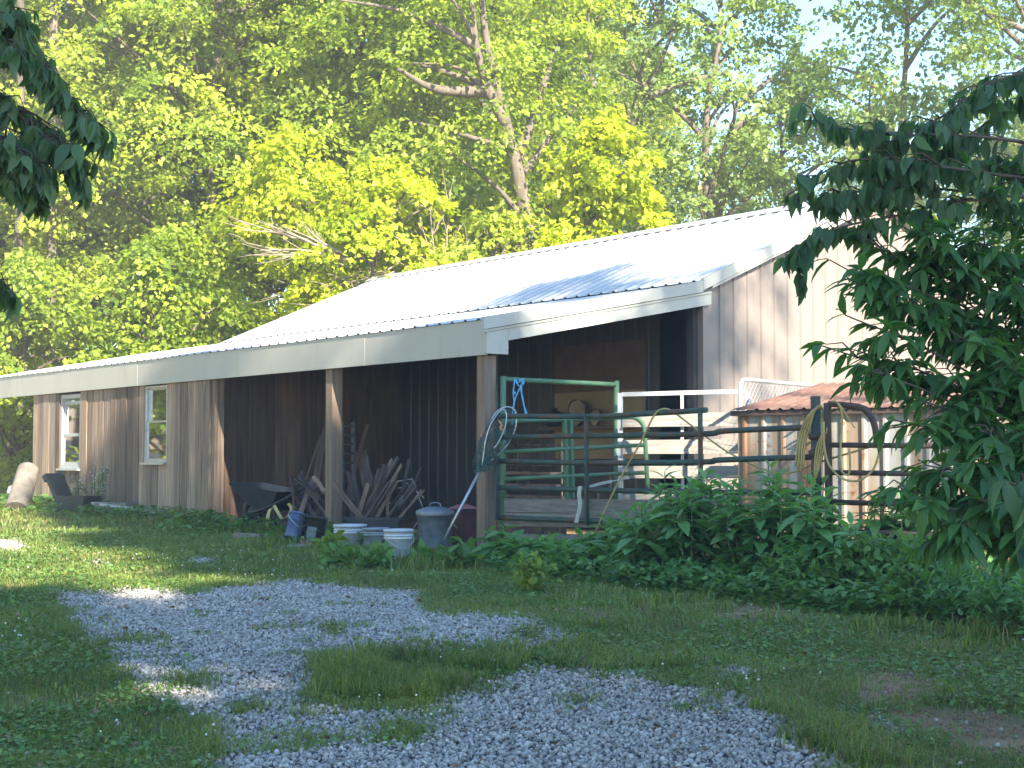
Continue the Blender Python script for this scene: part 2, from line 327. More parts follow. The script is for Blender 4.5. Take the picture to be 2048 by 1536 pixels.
def place(TV, TF, pos, R, sc):
    sc = np.asarray(sc); sc = sc[:, None, None] if sc.ndim == 1 else sc[:, None, :]
    V = np.einsum('nij,nkj->nki', R, TV[None] * sc) + pos[:, None, :]
    Fq = TF[None] + (np.arange(len(pos)) * len(TV))[:, None, None]
    return V.reshape(-1, 3), Fq.reshape(-1, TF.shape[1])
def leaf_template(ts, ws, fold=0.15, droop=0.3):
    """leaf along +y of length 1, half widths ws, quads both sides of the midrib"""
    V = []
    for t, w in zip(ts, ws):
        z = -droop * t * t; V += [(-w, t, z + fold * w), (0, t, z), (w, t, z + fold * w)]
    Fq = []
    for i in range(len(ts) - 1):
        a = i * 3; Fq += [(a, a + 1, a + 4, a + 3), (a + 1, a + 2, a + 5, a + 4)]
    return np.array(V, float), np.array(Fq, int)
QUAD = (np.array([(0, 0, 0), (0.34, 0.5, 0.05), (0, 1, -0.1), (-0.34, 0.5, 0.05)], float), np.array([(0, 1, 2, 3)], int))
LANCE = leaf_template([0, 0.25, 0.55, 0.82, 1], [0.015, 0.13, 0.155, 0.085, 0.004], 0.35, 0.45)
DROOPY = leaf_template([0, 0.2, 0.5, 0.8, 1], [0.015, 0.17, 0.22, 0.10, 0.004], 0.4, 0.3)
BROAD = leaf_template([0, 0.25, 0.55, 0.82, 1], [0.03, 0.28, 0.31, 0.17, 0.02], 0.3, 0.4)

# ------------------------------------------------------------------ ground, gravel
gx = np.unique(np.concatenate([np.linspace(-400, -30, 20), np.linspace(-30, -12, 25), np.linspace(-12, 12, 121), np.linspace(12, 30, 25), np.linspace(30, 400, 20)]))
gy = np.unique(np.concatenate([np.linspace(-300, -20, 12), np.linspace(-20, 2, 20), np.linspace(2, 20, 91), np.linspace(20, 90, 71), np.linspace(90, 900, 20)]))
X, Y = np.meshgrid(gx, gy); Z = gz(X, Y)
nx, ny = len(gx), len(gy); idx = np.arange(nx * ny).reshape(ny, nx)
Fg = np.stack([idx[:-1, :-1], idx[:-1, 1:], idx[1:, 1:], idx[1:, :-1]], -1).reshape(-1, 4)
tag(mesh_np('ground', np.stack([X, Y, Z], -1).reshape(-1, 3), Fg, M['soil'], smooth=True), kind='structure')

GRAVEL = [[(110, 1187), (300, 1184), (390, 1191), (430, 1178), (520, 1170), (600, 1166), (700, 1178), (830, 1183), (838, 1210), (860, 1228), (1020, 1240), (1075, 1245),
           (1105, 1262), (1150, 1290), (1060, 1300), (1030, 1315), (1020, 1342), (1100, 1338), (1180, 1352), (1215, 1360), (1262, 1340), (1320, 1372), (1400, 1380), (1480, 1400),
           (1560, 1440), (1600, 1480), (1690, 1540), (1760, 1640), (380, 1640), (430, 1536), (445, 1500), (425, 1452), (350, 1425), (335, 1395), (285, 1372), (222, 1340), (215, 1300), (178, 1290), (155, 1255), (128, 1225)],
          [(1410, 1348), (1440, 1340), (1530, 1342), (1550, 1352), (1500, 1362), (1420, 1360)], [(-60, 1084), (30, 1082), (62, 1096), (50, 1108), (-60, 1112)],
          [(365, 1122), (400, 1117), (448, 1122), (445, 1132), (380, 1132)], [(1735, 1448), (1765, 1440), (1790, 1470), (1770, 1485), (1745, 1480)], [(185, 1126), (205, 1125), (205, 1133), (188, 1133)]]
GRASSY = [[(618, 1332), (640, 1322), (700, 1315), (850, 1312), (885, 1292), (960, 1298), (1045, 1305), (1060, 1335), (1030, 1350), (950, 1378), (905, 1392), (880, 1412), (850, 1425), (760, 1432), (690, 1430), (655, 1422), (600, 1405), (640, 1372)],
          [(320, 1366), (350, 1356), (420, 1356), (445, 1370), (410, 1380), (335, 1384)], [(450, 1418), (510, 1412), (535, 1422), (515, 1434), (460, 1438)], [(560, 1432), (600, 1420), (635, 1430), (625, 1448), (585, 1446)],
          [(740, 1460), (800, 1450), (865, 1470), (830, 1492), (750, 1490)], [(240, 1278), (290, 1282), (280, 1295), (235, 1292)], [(600, 1480), (660, 1470), (650, 1500), (570, 1500)], [(940, 1385), (1000, 1372), (1040, 1382), (960, 1400)],
          [(1120, 1400), (1185, 1398), (1180, 1420), (1130, 1420)], [(650, 1258), (675, 1256), (676, 1274), (652, 1275)], [(1030, 1265), (1075, 1262), (1090, 1285), (1040, 1290)], [(310, 1300), (345, 1297), (330, 1310)], [(190, 1240), (220, 1240), (215, 1252)]]
DIRT = [[(1400, 1225), (1500, 1205), (1620, 1225), (1560, 1250), (1430, 1245)], [(1680, 1355), (1800, 1340), (1900, 1375), (1840, 1410), (1710, 1400)], [(1750, 1415), (1900, 1415), (2120, 1425), (2120, 1530), (1960, 1515), (1830, 1475)],
        [(1130, 1215), (1190, 1215), (1260, 1245), (1180, 1240)], [(1500, 1225), (1640, 1228), (1600, 1242)], [(1650, 1310), (1780, 1322), (1700, 1334)]]
TALL = [(1060, 1290), (1160, 1280), (1250, 1315), (1400, 1345), (1560, 1385), (1700, 1440), (1830, 1545), (1690, 1545), (1600, 1480), (1480, 1400), (1320, 1372), (1200, 1358), (1100, 1335)]
def masks(x, y):
    """gravel / dirt masks for ground points, with ragged borders"""
    px, py = proj(np.stack([x, y, gz(x, y)], -1))
    s = 3000 / np.maximum(y, 3) / 20
    jx = px + ((vnoise(x, y, 0.22, 11) - 0.5) * 14 + (vnoise(x, y, 0.07, 12) - 0.5) * 10) * s / 10
    jy = py + ((vnoise(x, y, 0.22, 13) - 0.5) * 6 + (vnoise(x, y, 0.07, 14) - 0.5) * 5) * s / 10
    jx = jx + rng.normal(0, 9, np.shape(x)) * s / 10; jy = jy + rng.normal(0, 3.2, np.shape(x)) * s / 10
    g = np.zeros(np.shape(x), bool)
    for p in GRAVEL: g |= inpoly(jx, jy, p)
    for p in GRASSY: g &= ~inpoly(jx, jy, p)
    d = np.zeros(np.shape(x), bool)
    for p in DIRT: d |= inpoly(jx, jy, p)
    return g, d
def barn_uv(x, y):
    q = np.stack([x - O[0], y - O[1]], -1); return q @ ED[:2], q @ GD[:2]

# gravel bed: cells of a fine grid that fall in the gravel area
cs = 0.06
cxs = np.arange(-8, 4, cs); cys = np.arange(3.5, 18.5, cs); CX, CY = np.meshgrid(cxs, cys)
gm, _ = masks(CX.ravel(), CY.ravel()); ii = np.nonzero(gm)[0]
qx = CX.ravel()[ii]; qy = CY.ravel()[ii]
offs = np.array([(-.5, -.5), (.5, -.5), (.5, .5), (-.5, .5)]) * cs
vx = (qx[:, None] + offs[:, 0]).ravel(); vy = (qy[:, None] + offs[:, 1]).ravel()
tag(mesh_np('gravel_bed', np.stack([vx, vy, gz(vx, vy) + 0.006], -1), np.arange(len(vx)).reshape(-1, 4), M['gravel_bed']), kind='structure')

# loose stones
t = (1 + 5 ** 0.5) / 2
ICO_V = nrm(np.array([(-1, t, 0), (1, t, 0), (-1, -t, 0), (1, -t, 0), (0, -1, t), (0, 1, t), (0, -1, -t), (0, 1, -t), (t, 0, -1), (t, 0, 1), (-t, 0, -1), (-t, 0, 1)], float))
ICO_F = np.array([(0, 11, 5), (0, 5, 1), (0, 1, 7), (0, 7, 10), (0, 10, 11), (1, 5, 9), (5, 11, 4), (11, 10, 2), (10, 7, 6), (7, 1, 8), (3, 9, 4), (3, 4, 2), (3, 2, 6), (3, 6, 8), (3, 8, 9), (4, 9, 5), (2, 4, 11), (6, 2, 10), (8, 6, 7), (9, 8, 1)])
def scatter(n, x0, x1, y0, y1):
    return rng.uniform(x0, x1, n), rng.uniform(y0, y1, n)
sx, sy = scatter(640000, -7.5, 3.0, 4.0, 18)
dens = np.clip(1.25 - (sy - 5) * 0.05, 0.5, 1)
k = rng.random(len(sx)) < dens; sx = sx[k]; sy = sy[k]
gm, _ = masks(sx, sy); stray = (~gm) & (rng.random(len(sx)) < 0.005) & (sy < 12.5) & (np.abs(sx) < 3)
k = gm | stray; sx = sx[k]; sy = sy[k]
Vs = []; Fs = []; Ts = []; off = 0
for v in range(6):
    sel = np.arange(len(sx)) % 6 == v; m_ = sel.sum()
    TV = ICO_V * (1 + rng.uniform(-0.3, 0.3, (12, 1))); 
    a = rng.normal(size=(m_, 3)); R = frames(a, rng.normal(size=(m_, 3)))
    s3 = rng.uniform(0.0045, 0.0128, (m_, 1)) * rng.uniform(0.5, 1.3, (m_, 3))
    pos = np.stack([sx[sel], sy[sel], gz(sx[sel], sy[sel]) + 0.006 + rng.uniform(0, 0.016, m_)], -1)
    V, Fq = place(TV, ICO_F, pos, R, s3); Vs.append(V); Fs.append(Fq + off); off += len(V)
    tv = np.clip(rng.normal(0.62, 0.24, m_), 0, 1); Ts.append(np.repeat(tv, 12))
tag(mesh_np('gravel', np.concatenate(Vs), np.concatenate(Fs), M['stone'], tint=np.concatenate(Ts)), 'loose pale grey crushed stone of the driveway', kind='stuff')

# ------------------------------------------------------------------ lawn
def view_filter(x, y, pad=1.12):
    return np.abs(x) < (y * 0.3335 * pad + 0.5)
def grass_points(n, y0, y1):
    w = y1 * 0.3335 * 1.12 + 0.5
    x, y = scatter(int(n), -w, w, y0, y1); k = view_filter(x, y); x = x[k]; y = y[k]
    g, d = masks(x, y); u, gg = barn_uv(x, y)
    keep = ~g | ((rng.random(len(x)) < 0.25) & (vnoise(x, y, 0.3, 24) > 0.80))
    keep &= ~d | (rng.random(len(x)) < 0.06)
    keep &= ~((gg > 0.05) & (u > -0.15) & (u < 14))
    keep &= rng.random(len(x)) < np.clip(0.45 + 1.0 * vnoise(x, y, 0.5, 21), 0.3, 1)
    return x[keep], y[keep]
VV = []; FF = []; TT = []; off = 0
for (nn, y0, y1, h0, wd) in [(190000, 4.2, 8, 0.034, 0.0045), (200000, 8, 12.5, 0.036, 0.0065), (160000, 12.5, 18, 0.042, 0.010), (70000, 18, 27, 0.06, 0.018)]:
    x, y = grass_points(nn, y0, y1); m_ = len(x); z = gz(x, y)
    px, py = proj(np.stack([x, y, z], -1))
    patch = vnoise(x, y, 0.55, 22)
    h = h0 * (0.5 + 1.0 * patch + 0.7 * rng.random(m_))
    for p in GRASSY[:1]: h = np.where(inpoly(px, py, p), h * (1.3 + 1.6 * (vnoise(x, y, .25, 27) > .5)), h)
    h = np.where(inpoly(px, py, TALL) & (vnoise(x, y, .3, 28) > .45), h * 2.2, h)
    g2, _ = masks(x + 0.12, y - 0.05); g3, _ = masks(x - 0.15, y + 0.08); h = np.where(g2 | g3, h * 1.25, h)
    u, gg = barn_uv(x, y); h = np.where((gg > -0.7) & (u > -0.5), h * 1.35, h)
    a = rng.uniform(0, 2 * math.pi, m_); lean = rng.uniform(0.3, 1.25, m_)
    dirv = np.stack([np.cos(a), np.sin(a), np.zeros(m_)], -1); side = np.stack([-np.sin(a), np.cos(a), np.zeros(m_)], -1)
    base = np.stack([x, y, z], -1); w = wd * rng.uniform(0.6, 1.3, m_)[:, None] * 0.5
    mid = base + dirv * (h * lean * 0.35)[:, None]; mid[:, 2] += h * 0.6
    tip = base + dirv * (h * lean)[:, None]; tip[:, 2] += h * (1.05 - 0.55 * lean)
    V = np.stack([base - side * w, base + side * w, mid + side * w * 0.8, mid - side * w * 0.8, tip], 1)
    q = np.arange(m_)[:, None] * 5
    Fq = np.concatenate([q + np.array([0, 1, 2]), q + np.array([0, 2, 3]), q + np.array([3, 2, 4])])
    VV.append(V.reshape(-1, 3)); FF.append(Fq + off); off += m_ * 5
    tn = np.clip(0.1 + 0.4 * vnoise(x, y, 0.9, 23) + 0.35 * vnoise(x, y, 0.25, 25) + rng.normal(0, 0.17, m_), 0, 0.9); tn = np.where(rng.random(m_) < 0.05 + 0.16 * np.clip((x + 0.5) / 3, 0, 1) * (vnoise(x, y, 1.2, 26) > .4), 1.0, tn); TT.append(np.repeat(tn, 5))
tag(mesh_np('grass', np.concatenate(VV), np.concatenate(FF), M['grass'], tint=np.concatenate(TT)), 'short lawn grass growing round the gravel', kind='stuff')
VV = []; FF = []; TT = []; off = 0
for (nn, y0, y1, sz) in [(80000, 4.2, 8, 0.018), (90000, 8, 13, 0.022), (80000, 13, 20, 0.030)]:
    x, y = grass_points(nn, y0, y1)
    k = vnoise(x, y, 0.8, 31) > 0.36; x = x[k]; y = y[k]; m_ = len(x)
    pos = np.stack([x, y, gz(x, y) + rng.uniform(0.008, 0.04, m_)], -1)
    d = np.stack([rng.normal(size=m_), rng.normal(size=m_), rng.normal(0, 0.25, m_)], -1); nh = np.stack([rng.normal(0, 0.35, m_), rng.normal(0, 0.35, m_), np.ones(m_)], -1)
    V, Fq = place(QUAD[0] * np.array([1.5, 1, 1]), QUAD[1], pos, frames(d, nh), sz * rng.uniform(0.7, 1.7, m_)); VV.append(V); FF.append(Fq + off); off += len(V)
    TT.append(np.repeat(np.clip(rng.normal(0.5, 0.22, m_), 0, 1), 4))
tag(mesh_np('clover', np.concatenate(VV), np.concatenate(FF), M['clover'], tint=np.concatenate(TT)), 'clover and small flat weeds in the lawn', kind='stuff')
x, y = grass_points(1500, 6, 16); k = vnoise(x, y, 1.1, 35) > 0.56; x = x[k]; y = y[k]
pos = np.stack([x, y, gz(x, y) + rng.uniform(0.03, 0.06, len(x))], -1)
V, Fq = place(ICO_V, ICO_F, pos, frames(rng.normal(size=(len(x), 3)), rng.normal(size=(len(x), 3))), rng.uniform(0.004, 0.007, len(x)))
tag(mesh_np('clover_flowers', V, Fq, M['flower']), 'tiny white clover heads in the lawn', kind='stuff')

# dry leaf litter and twigs lying about
lx, ly_ = scatter(2600, -6, 6, 4.2, 16); k = view_filter(lx, ly_); lx = lx[k]; ly_ = ly_[k]; u, gg = barn_uv(lx, ly_); k = gg < 0; lx = lx[k]; ly_ = ly_[k]
pos = np.stack([lx, ly_, gz(lx, ly_) + .028], -1); V, Fq = place(QUAD[0], QUAD[1], pos, frames(rng.normal(size=pos.shape) * (1, 1, .2), rng.normal(0, .3, pos.shape) + (0, 0, 1)), rng.uniform(.02, .055, len(pos)))
M['litter'] = mat('dry_leaf', (0.27, 0.165, 0.085), (0.14, 0.085, 0.05), scale=40, rough=0.9)
tag(mesh_np('leaf_litter', V, Fq, M['litter']), 'dry brown leaves scattered over lawn and gravel', kind='stuff')
# crumbs of soil on the bare patches
lx, ly_ = scatter(60000, -1, 6, 4.5, 12); k = view_filter(lx, ly_); lx = lx[k]; ly_ = ly_[k]; g_, d_ = masks(lx, ly_); k = d_ & ~g_ & (vnoise(lx, ly_, .15, 71) > .35); lx = lx[k]; ly_ = ly_[k]; m_ = len(lx)
pos = np.stack([lx, ly_, gz(lx, ly_) + .002], -1); V, Fq = place(ICO_V * (1, 1, .7), ICO_F, pos, frames(rng.normal(size=pos.shape), rng.normal(size=pos.shape)), rng.uniform(.003, .014, m_) * rng.uniform(.4, 1, m_))
M['clod'] = mat('dry_soil_crumbs', (0.34, 0.22, 0.13), (0.16, 0.105, 0.065), scale=25, rough=1.0)
tag(mesh_np('soil_crumbs', V, Fq, M['clod']), 'loose brown soil crumbs on the bare patches', kind='stuff')
# tall grass left by the mower
TG = [(640, 1128, 60, 10, .22, 700), (745, 1128, 70, 8, .26, 900), (860, 1130, 60, 8, .2, 700), (1180, 1200, 60, 8, .14, 500), (1330, 1215, 90, 10, .16, 700), (1215, 1262, 60, 8, .12, 600), (1560, 1440, 60, 14, .11, 700), (1640, 1490, 50, 14, .12, 600), (1480, 1400, 60, 10, .09, 500), (520, 1100, 60, 6, .2, 500), (1480, 1245, 90, 10, .13, 600), (1750, 1265, 120, 12, .17, 900), (1980, 1275, 90, 14, .18, 800), (840, 1300, 160, 8, .07, 700), (700, 1360, 70, 30, .08, 600), (870, 1375, 80, 22, .08, 600), (120, 1330, 110, 40, .07, 600), (200, 1440, 150, 50, .07, 600), (95, 1185, 60, 8, .1, 350)]
VV = []; off = 0; TT = []; FF = []
for (cx_, cy_, sx_, sy_, h0, n_) in TG:
    Pq = np.array([gpt(a, b) for a, b in zip(rng.normal(cx_, sx_ * .6, n_), rng.normal(cy_, sy_ * .9, n_))]); m_ = n_; cl = vnoise(Pq[:, 0], Pq[:, 1], .18, 61); Pq = Pq[cl > .55]; m_ = len(Pq)
    base = np.stack([Pq[:, 0], Pq[:, 1], gz(Pq[:, 0], Pq[:, 1])], -1); h = h0 * rng.uniform(.25, 1.0, m_); a = rng.uniform(0, 6.28, m_); ln = rng.uniform(.2, 1.0, m_)
    dv = np.stack([np.cos(a), np.sin(a), 0 * a], -1); sd = np.stack([-np.sin(a), np.cos(a), 0 * a], -1); w = (.0035 + .0025 * rng.random(m_))[:, None]
    mid = base + dv * (h * ln * .3)[:, None] + np.stack([0 * h, 0 * h, h * .6], -1); tip = base + dv * (h * ln)[:, None] + np.stack([0 * h, 0 * h, h * (1.05 - .5 * ln)], -1)
    V = np.stack([base - sd * w, base + sd * w, mid + sd * w * .8, mid - sd * w * .8, tip], 1); q = np.arange(m_)[:, None] * 5
    VV.append(V.reshape(-1, 3)); FF.append(np.concatenate([q + np.array([0, 1, 2]), q + np.array([0, 2, 3]), q + np.array([3, 2, 4])]) + off); off += m_ * 5
    TT.append(np.repeat(np.where(rng.random(m_) < .1, 1.0, np.clip(rng.normal(.45, .2, m_), 0, .85)), 5))
tag(mesh_np('tall_grass', np.concatenate(VV), np.concatenate(FF), M['grass'], tint=np.concatenate(TT)), 'longer grass tufts at the gravel edges and buckets', kind='stuff')

# ------------------------------------------------------------------ barn
barn = thing('barn', 'long low barn with white metal roof, open lean-to bays and weathered board room', 'barn', B(6, 3, 0.2))
EZ, EG = 2.605, -0.06            # eave of the lean-to roof
LZ, LG = 3.20, 3.10              # its upper edge
MZ, MG = 3.208, 2.98              # eave of the main roof
RZ, RG = 4.55, 6.15              # ridge
FG, FZ = 9.32, 3.208              # far eave
def ribbed(u0, u1, ga, za, gb, zb, pitch, hgt, start=0.1):
    """steel sheet with trapezoid ribs running up the slope"""
    us = [(u0, 0)]; u = u0 + start
    while u < u1 - 0.06:
        us += [(u - 0.032, 0), (u - 0.012, hgt), (u + 0.012, hgt), (u + 0.032, 0)]; u += pitch
    us.append((u1, 0)); V = []
    sl = np.array([gb - ga, zb - za]); sl = sl / np.linalg.norm(sl); nn_ = np.array([-sl[1], sl[0]])
    if nn_[1] < 0: nn_ = -nn_
    for (u, h) in us: V += [B(u, ga + nn_[0] * h, za + nn_[1] * h), B(u, gb + nn_[0] * h, zb + nn_[1] * h)]
    return MB().add(V, [(2 * i, 2 * i + 2, 2 * i + 3, 2 * i + 1) for i in range(len(us) - 1)])
ribbed(-0.07, 15.6, EG, EZ, LG, LZ, 0.229, 0.019).build('lean_to_roof', M['roof'], barn)
mr = ribbed(-0.07, 11.75, MG, MZ, RG, RZ, 0.229, 0.019).build('main_roof', M['roof'], barn)
ribbed(-0.07, 11.75, FG, FZ, RG, RZ, 0.229, 0.019).build('rear_roof', M['roof'], barn)
rc = MB(); cw = 0.17; sl = (RZ - MZ) / (RG - MG)
for s in (-1, 1):
    a = [B(-0.09, RG, RZ + 0.045), B(11.77, RG, RZ + 0.045), B(11.77, RG + s * cw, RZ + 0.03 - sl * cw), B(-0.09, RG + s * cw, RZ + 0.03 - sl * cw)]
    rc.add(a, [(0, 1, 2, 3)]); b = [p - np.array([0, 0, 0.012]) for p in a[2:]]; rc.add([a[2], a[3], b[1], b[0]], [(0, 1, 2, 3)])
rc.build('ridge_cap', M['ridge'], mr)
# roof framing under the sheets
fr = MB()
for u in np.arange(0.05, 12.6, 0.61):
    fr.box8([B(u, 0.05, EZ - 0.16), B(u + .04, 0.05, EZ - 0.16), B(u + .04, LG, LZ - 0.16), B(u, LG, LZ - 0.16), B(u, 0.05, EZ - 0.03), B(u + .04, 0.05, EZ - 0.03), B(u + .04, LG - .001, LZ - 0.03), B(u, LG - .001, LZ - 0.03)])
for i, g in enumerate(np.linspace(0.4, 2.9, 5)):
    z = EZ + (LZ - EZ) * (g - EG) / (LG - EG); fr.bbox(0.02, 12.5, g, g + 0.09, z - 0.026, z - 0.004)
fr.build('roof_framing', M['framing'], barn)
# front fascia and rake trim
fm = MB(); fu = [-.05, 2.2, 5.25, 8.3, 11.35, 15.6]
for i in range(5): fm.bbox(fu[i], fu[i + 1] - .004, -0.045 - .003 * (i % 2), -0.005, 2.25, 2.602)
fm.build('fascia', M['white_metal'], barn)
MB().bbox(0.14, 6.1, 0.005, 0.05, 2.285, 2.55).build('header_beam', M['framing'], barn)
def slope_strip(u0, u1, pts, hi, lo):
    m = MB()
    for (ga, za), (gb, zb) in zip(pts[:-1], pts[1:]):
        m.box8([B(u0, ga, za - lo), B(u1, ga, za - lo), B(u1, gb, zb - lo), B(u0, gb, zb - lo), B(u0, ga, za - hi), B(u1, ga, za - hi), B(u1, gb, zb - hi), B(u0, gb, zb - hi)])
    return m
def lz(g): return EZ + (LZ - EZ) * (g - EG) / (LG - EG)
m = slope_strip(-0.115, -0.075, [(-0.10, lz(-0.10) + 0.03), (2.985, lz(2.985) + 0.03)], 0.0, 0.128); m.build('rake_trim', M['white_metal'], barn)
m = slope_strip(-0.098, -0.055, [(-0.09, lz(-0.09) + 0.03), (3.135, lz(3.135) + 0.03)], 0.134, 0.16); m.build('rake_lip', M['white_metal'], barn)
m = slope_strip(-0.085, -0.052, [(0.235, lz(0.235) + 0.03), (3.14, lz(3.14) + 0.03)], 0.163, 0.285); m.build('rake_fascia', M['white_metal'], barn)
m = MB(); m.box8([B(-0.085, -0.047, 2.262), B(-0.051, -0.047, 2.262), B(-0.051, 0.233, 2.262), B(-0.085, 0.233, 2.262), B(-0.085, -0.047, lz(-0.047) - 0.134), B(-0.051, -0.047, lz(-0.047) - 0.134), B(-0.051, 0.233, lz(0.233) - 0.134), B(-0.085, 0.233, lz(0.233) - 0.134)])
cb = m.build('corner_box', M['white_metal'], barn)
for (g, z) in [(0.2, 2.44), (0.2, 2.31)]: MB().lathe([(0.0, 0), (0.007, 0), (0.006, 0.005), (0.0, 0.006)], B(-0.085, g, z), 8, axis=-ED).build('screw', M['alu'], cb)
m = slope_strip(-0.115, -0.072, [(2.99, MZ + 0.03), (RG, RZ + 0.03), (FG + 0.05, FZ + 0.02)], 0.0, 0.135); m.build('gable_trim', M['white_metal'], barn)
m = slope_strip(-0.1, -0.03, [(3.15, MZ + 0.095), (RG, RZ + 0.03), (FG, FZ + 0.03)], 0.139, 0.165); m.build('gable_trim_lip', M['white_metal'], barn)
# gable wall in ribbed siding
def ztop(g): return (MZ + (RZ - MZ) * (g - MG) / (RG - MG) if g < RG else FZ + (RZ - FZ) * (FG - g) / (FG - RG)) - 0.06
gs = [(3.14, 0)]; g = 3.36
while g < 9.2:
    gs += [(g - 0.022, 0), (g - 0.009, 0.017), (g + 0.009, 0.017), (g + 0.022, 0), (g + 0.07, 0.0), (g + 0.078, 0.003), (g + 0.09, 0.003), (g + 0.098, 0), (g + 0.135, 0.0), (g + 0.143, 0.003), (g + 0.155, 0.003), (g + 0.163, 0)]; g += 0.2286
gs.append((9.25, 0)); gs = sorted(gs + [(RG, 0)]); V = []
for (g, h) in gs: V += [B(-h, g, 0.22), B(-h, g, ztop(g))]
gw = MB().add(V, [(2 * i, 2 * i + 2, 2 * i + 3, 2 * i + 1) for i in range(len(gs) - 1)]).build('gable_wall', M['siding'], barn)
m = MB().bbox(-0.03, 0.06, 3.06, 3.139, 0.22, 3.16); m.build('corner_trim', M['siding'], barn)
MB().bbox(0.0, 11.7, FG - 0.15, FG - 0.1, 0.2, FZ - 0.03).build('rear_wall', M['siding'], barn)
MB().add([B(11.7, 3.1, 0.3), B(11.7, 9.25, 0.3), B(11.7, 9.25, FZ - .05), B(11.7, RG, RZ - .08), B(11.7, 3.1, MZ - .05)], [(0, 1, 2, 3, 4)]).build('end_wall', M['siding'], barn)
# inner back wall of the lean-to (ribbed)
us = [(0.75, 0)]; u = 0.95
while u < 12.4: us += [(u - 0.025, 0), (u - 0.01, 0.018), (u + 0.01, 0.018), (u + 0.025, 0)]; u += 0.2286
us.append((12.45, 0)); V = []
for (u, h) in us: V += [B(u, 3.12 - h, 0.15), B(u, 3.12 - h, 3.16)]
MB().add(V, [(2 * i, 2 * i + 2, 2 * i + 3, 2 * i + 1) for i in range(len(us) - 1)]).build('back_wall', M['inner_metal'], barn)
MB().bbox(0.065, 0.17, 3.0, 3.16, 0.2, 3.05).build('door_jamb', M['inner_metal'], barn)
MB().add([B(.02, 3.7, .1), B(2.5, 3.7, .1), B(2.5, 3.7, 3.46), B(.02, 3.7, 3.46)], [(0, 1, 2, 3)]).build('doorway_dark_sheet', M['inner_metal'], barn)  # dark sheet added behind the doorway; stands for its darkness and stops light leaks
MB().bbox(-0.05, 12.5, 0.0, 9.2, 0.12, 0.235).build('floor_slab', M['concrete'], barn)
# partition of brown boards between open bay and closed room
m = MB(); g = 0.06
while g < 3.0:
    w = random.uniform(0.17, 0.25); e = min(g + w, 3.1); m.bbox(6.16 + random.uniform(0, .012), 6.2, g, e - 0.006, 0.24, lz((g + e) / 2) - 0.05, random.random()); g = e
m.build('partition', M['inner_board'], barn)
# board front of the closed room with two window openings
W1 = (10.50, 11.33, 1.05, 2.215); W2 = (7.42, 8.16, 1.15, 2.235)
m = MB(); cuts = [6.10]; u = 6.10
edges = [7.42, 8.16, 10.50, 11.33, 12.5]
for e in edges:
    span = e - u; k = max(1, round(span / 0.215)); ws = np.array([random.uniform(0.75, 1.25) for _ in range(k)]); ws = ws / ws.sum() * span
    for w in ws:
        a, b = u, u + w; g0 = -0.008 + random.uniform(0, 0.014); g1 = 0.03; tt = random.random()
        zt = 2.247; zb = 0.2 + 0.012 * (a - 6) + random.uniform(-0.03, 0.01)
        hole = None
        for Wd in (W1, W2):
            if a >= Wd[0] - 1e-4 and b <= Wd[1] + 1e-4: hole = Wd
        if hole:
            m.bbox(a + .003, b - .003, g0 + .008, g1, zb, hole[2], tt)
        else: m.bbox(a + .005, b - .009, g0, g1, zb, zt, tt)
        u = b
    u = e
bw = m.build('board_wall', M['board'], barn)
m = MB(); g = 0.035
while g < 3.05:
    e = g + 0.21; m.bbox(12.47, 12.5, g, e - .005, 0.3, lz(g) - 0.05, random.random()); g = e
m.build('room_end_wall', M['board'], barn)
MB().bbox(6.21, 12.46, 3.02, 3.08, 0.24, 2.9).build('room_back_wall', M['ply_brown'], barn)
def window(Wd, fmat, fw, rail_z, upper=None):
    u0, u1, z0, z1 = Wd; w = thing_part = None
    m = MB(); d0, d1 = 0.012, 0.075
    m.bbox(u0, u0 + fw, d0, d1, z0 + .001, z1); m.bbox(u1 - fw, u1, d0, d1, z0 + .001, z1); m.bbox(u0 + fw, u1 - fw, d0, d1, z1 - fw, z1); m.bbox(u0 + fw, u1 - fw, d0, d1, z0 + .001, z0 + fw)
    win = m.build('window', fmat, barn)
    m = MB(); sw = fw * 0.75
    def sash(za, zb, g):
        m.bbox(u0 + fw, u0 + fw + sw, g, g + .022, za, zb); m.bbox(u1 - fw - sw, u1 - fw, g, g + .022, za, zb)
        m.bbox(u0 + fw + sw, u1 - fw - sw, g, g + .022, zb - sw, zb); m.bbox(u0 + fw + sw, u1 - fw - sw, g, g + .022, za, za + sw)
    sash(z0 + fw, rail_z + .02, 0.028); sash(rail_z - .02, (upper or z1 - fw), 0.052)
    m.build('sash', fmat, win)
    MB().add([B(u0 + fw, .04, z0 + fw), B(u1 - fw, .04, z0 + fw), B(u1 - fw, .04, rail_z), B(u0 + fw, .04, rail_z)], [(0, 1, 2, 3)]).add([B(u0 + fw, .064, rail_z), B(u1 - fw, .064, rail_z), B(u1 - fw, .064, z1 - fw), B(u0 + fw, .064, z1 - fw)], [(0, 1, 2, 3)]).build('pane', M['glass'], win)
    MB().bbox(u0 - .03, u1 + .01, -0.055, 0.011, z0 - 0.03, z0).build('sill', fmat, win)
    return win
window(W1, M['vinyl'], 0.06, 1.58, 2.11)
window(W2, M['alu'], 0.032, 1.72)
# posts
MB().bbox(-0.0, 0.14, 0.0, 0.14, 0.1, 2.249).build('post', M['post'], barn)
MB().bbox(2.98, 3.12, 0.0, 0.14, 0.1, 2.284).build('post', M['post'], barn)
MB().bbox(6.02, 6.155, 0.035, 0.17, 0.2, 2.284).build('post', M['board'], barn)
MB().tube([B(2.75, 2.2, 0.2), B(2.75, 2.2, 2.95)], 0.05, 10).build('pole', M['galv'], barn)
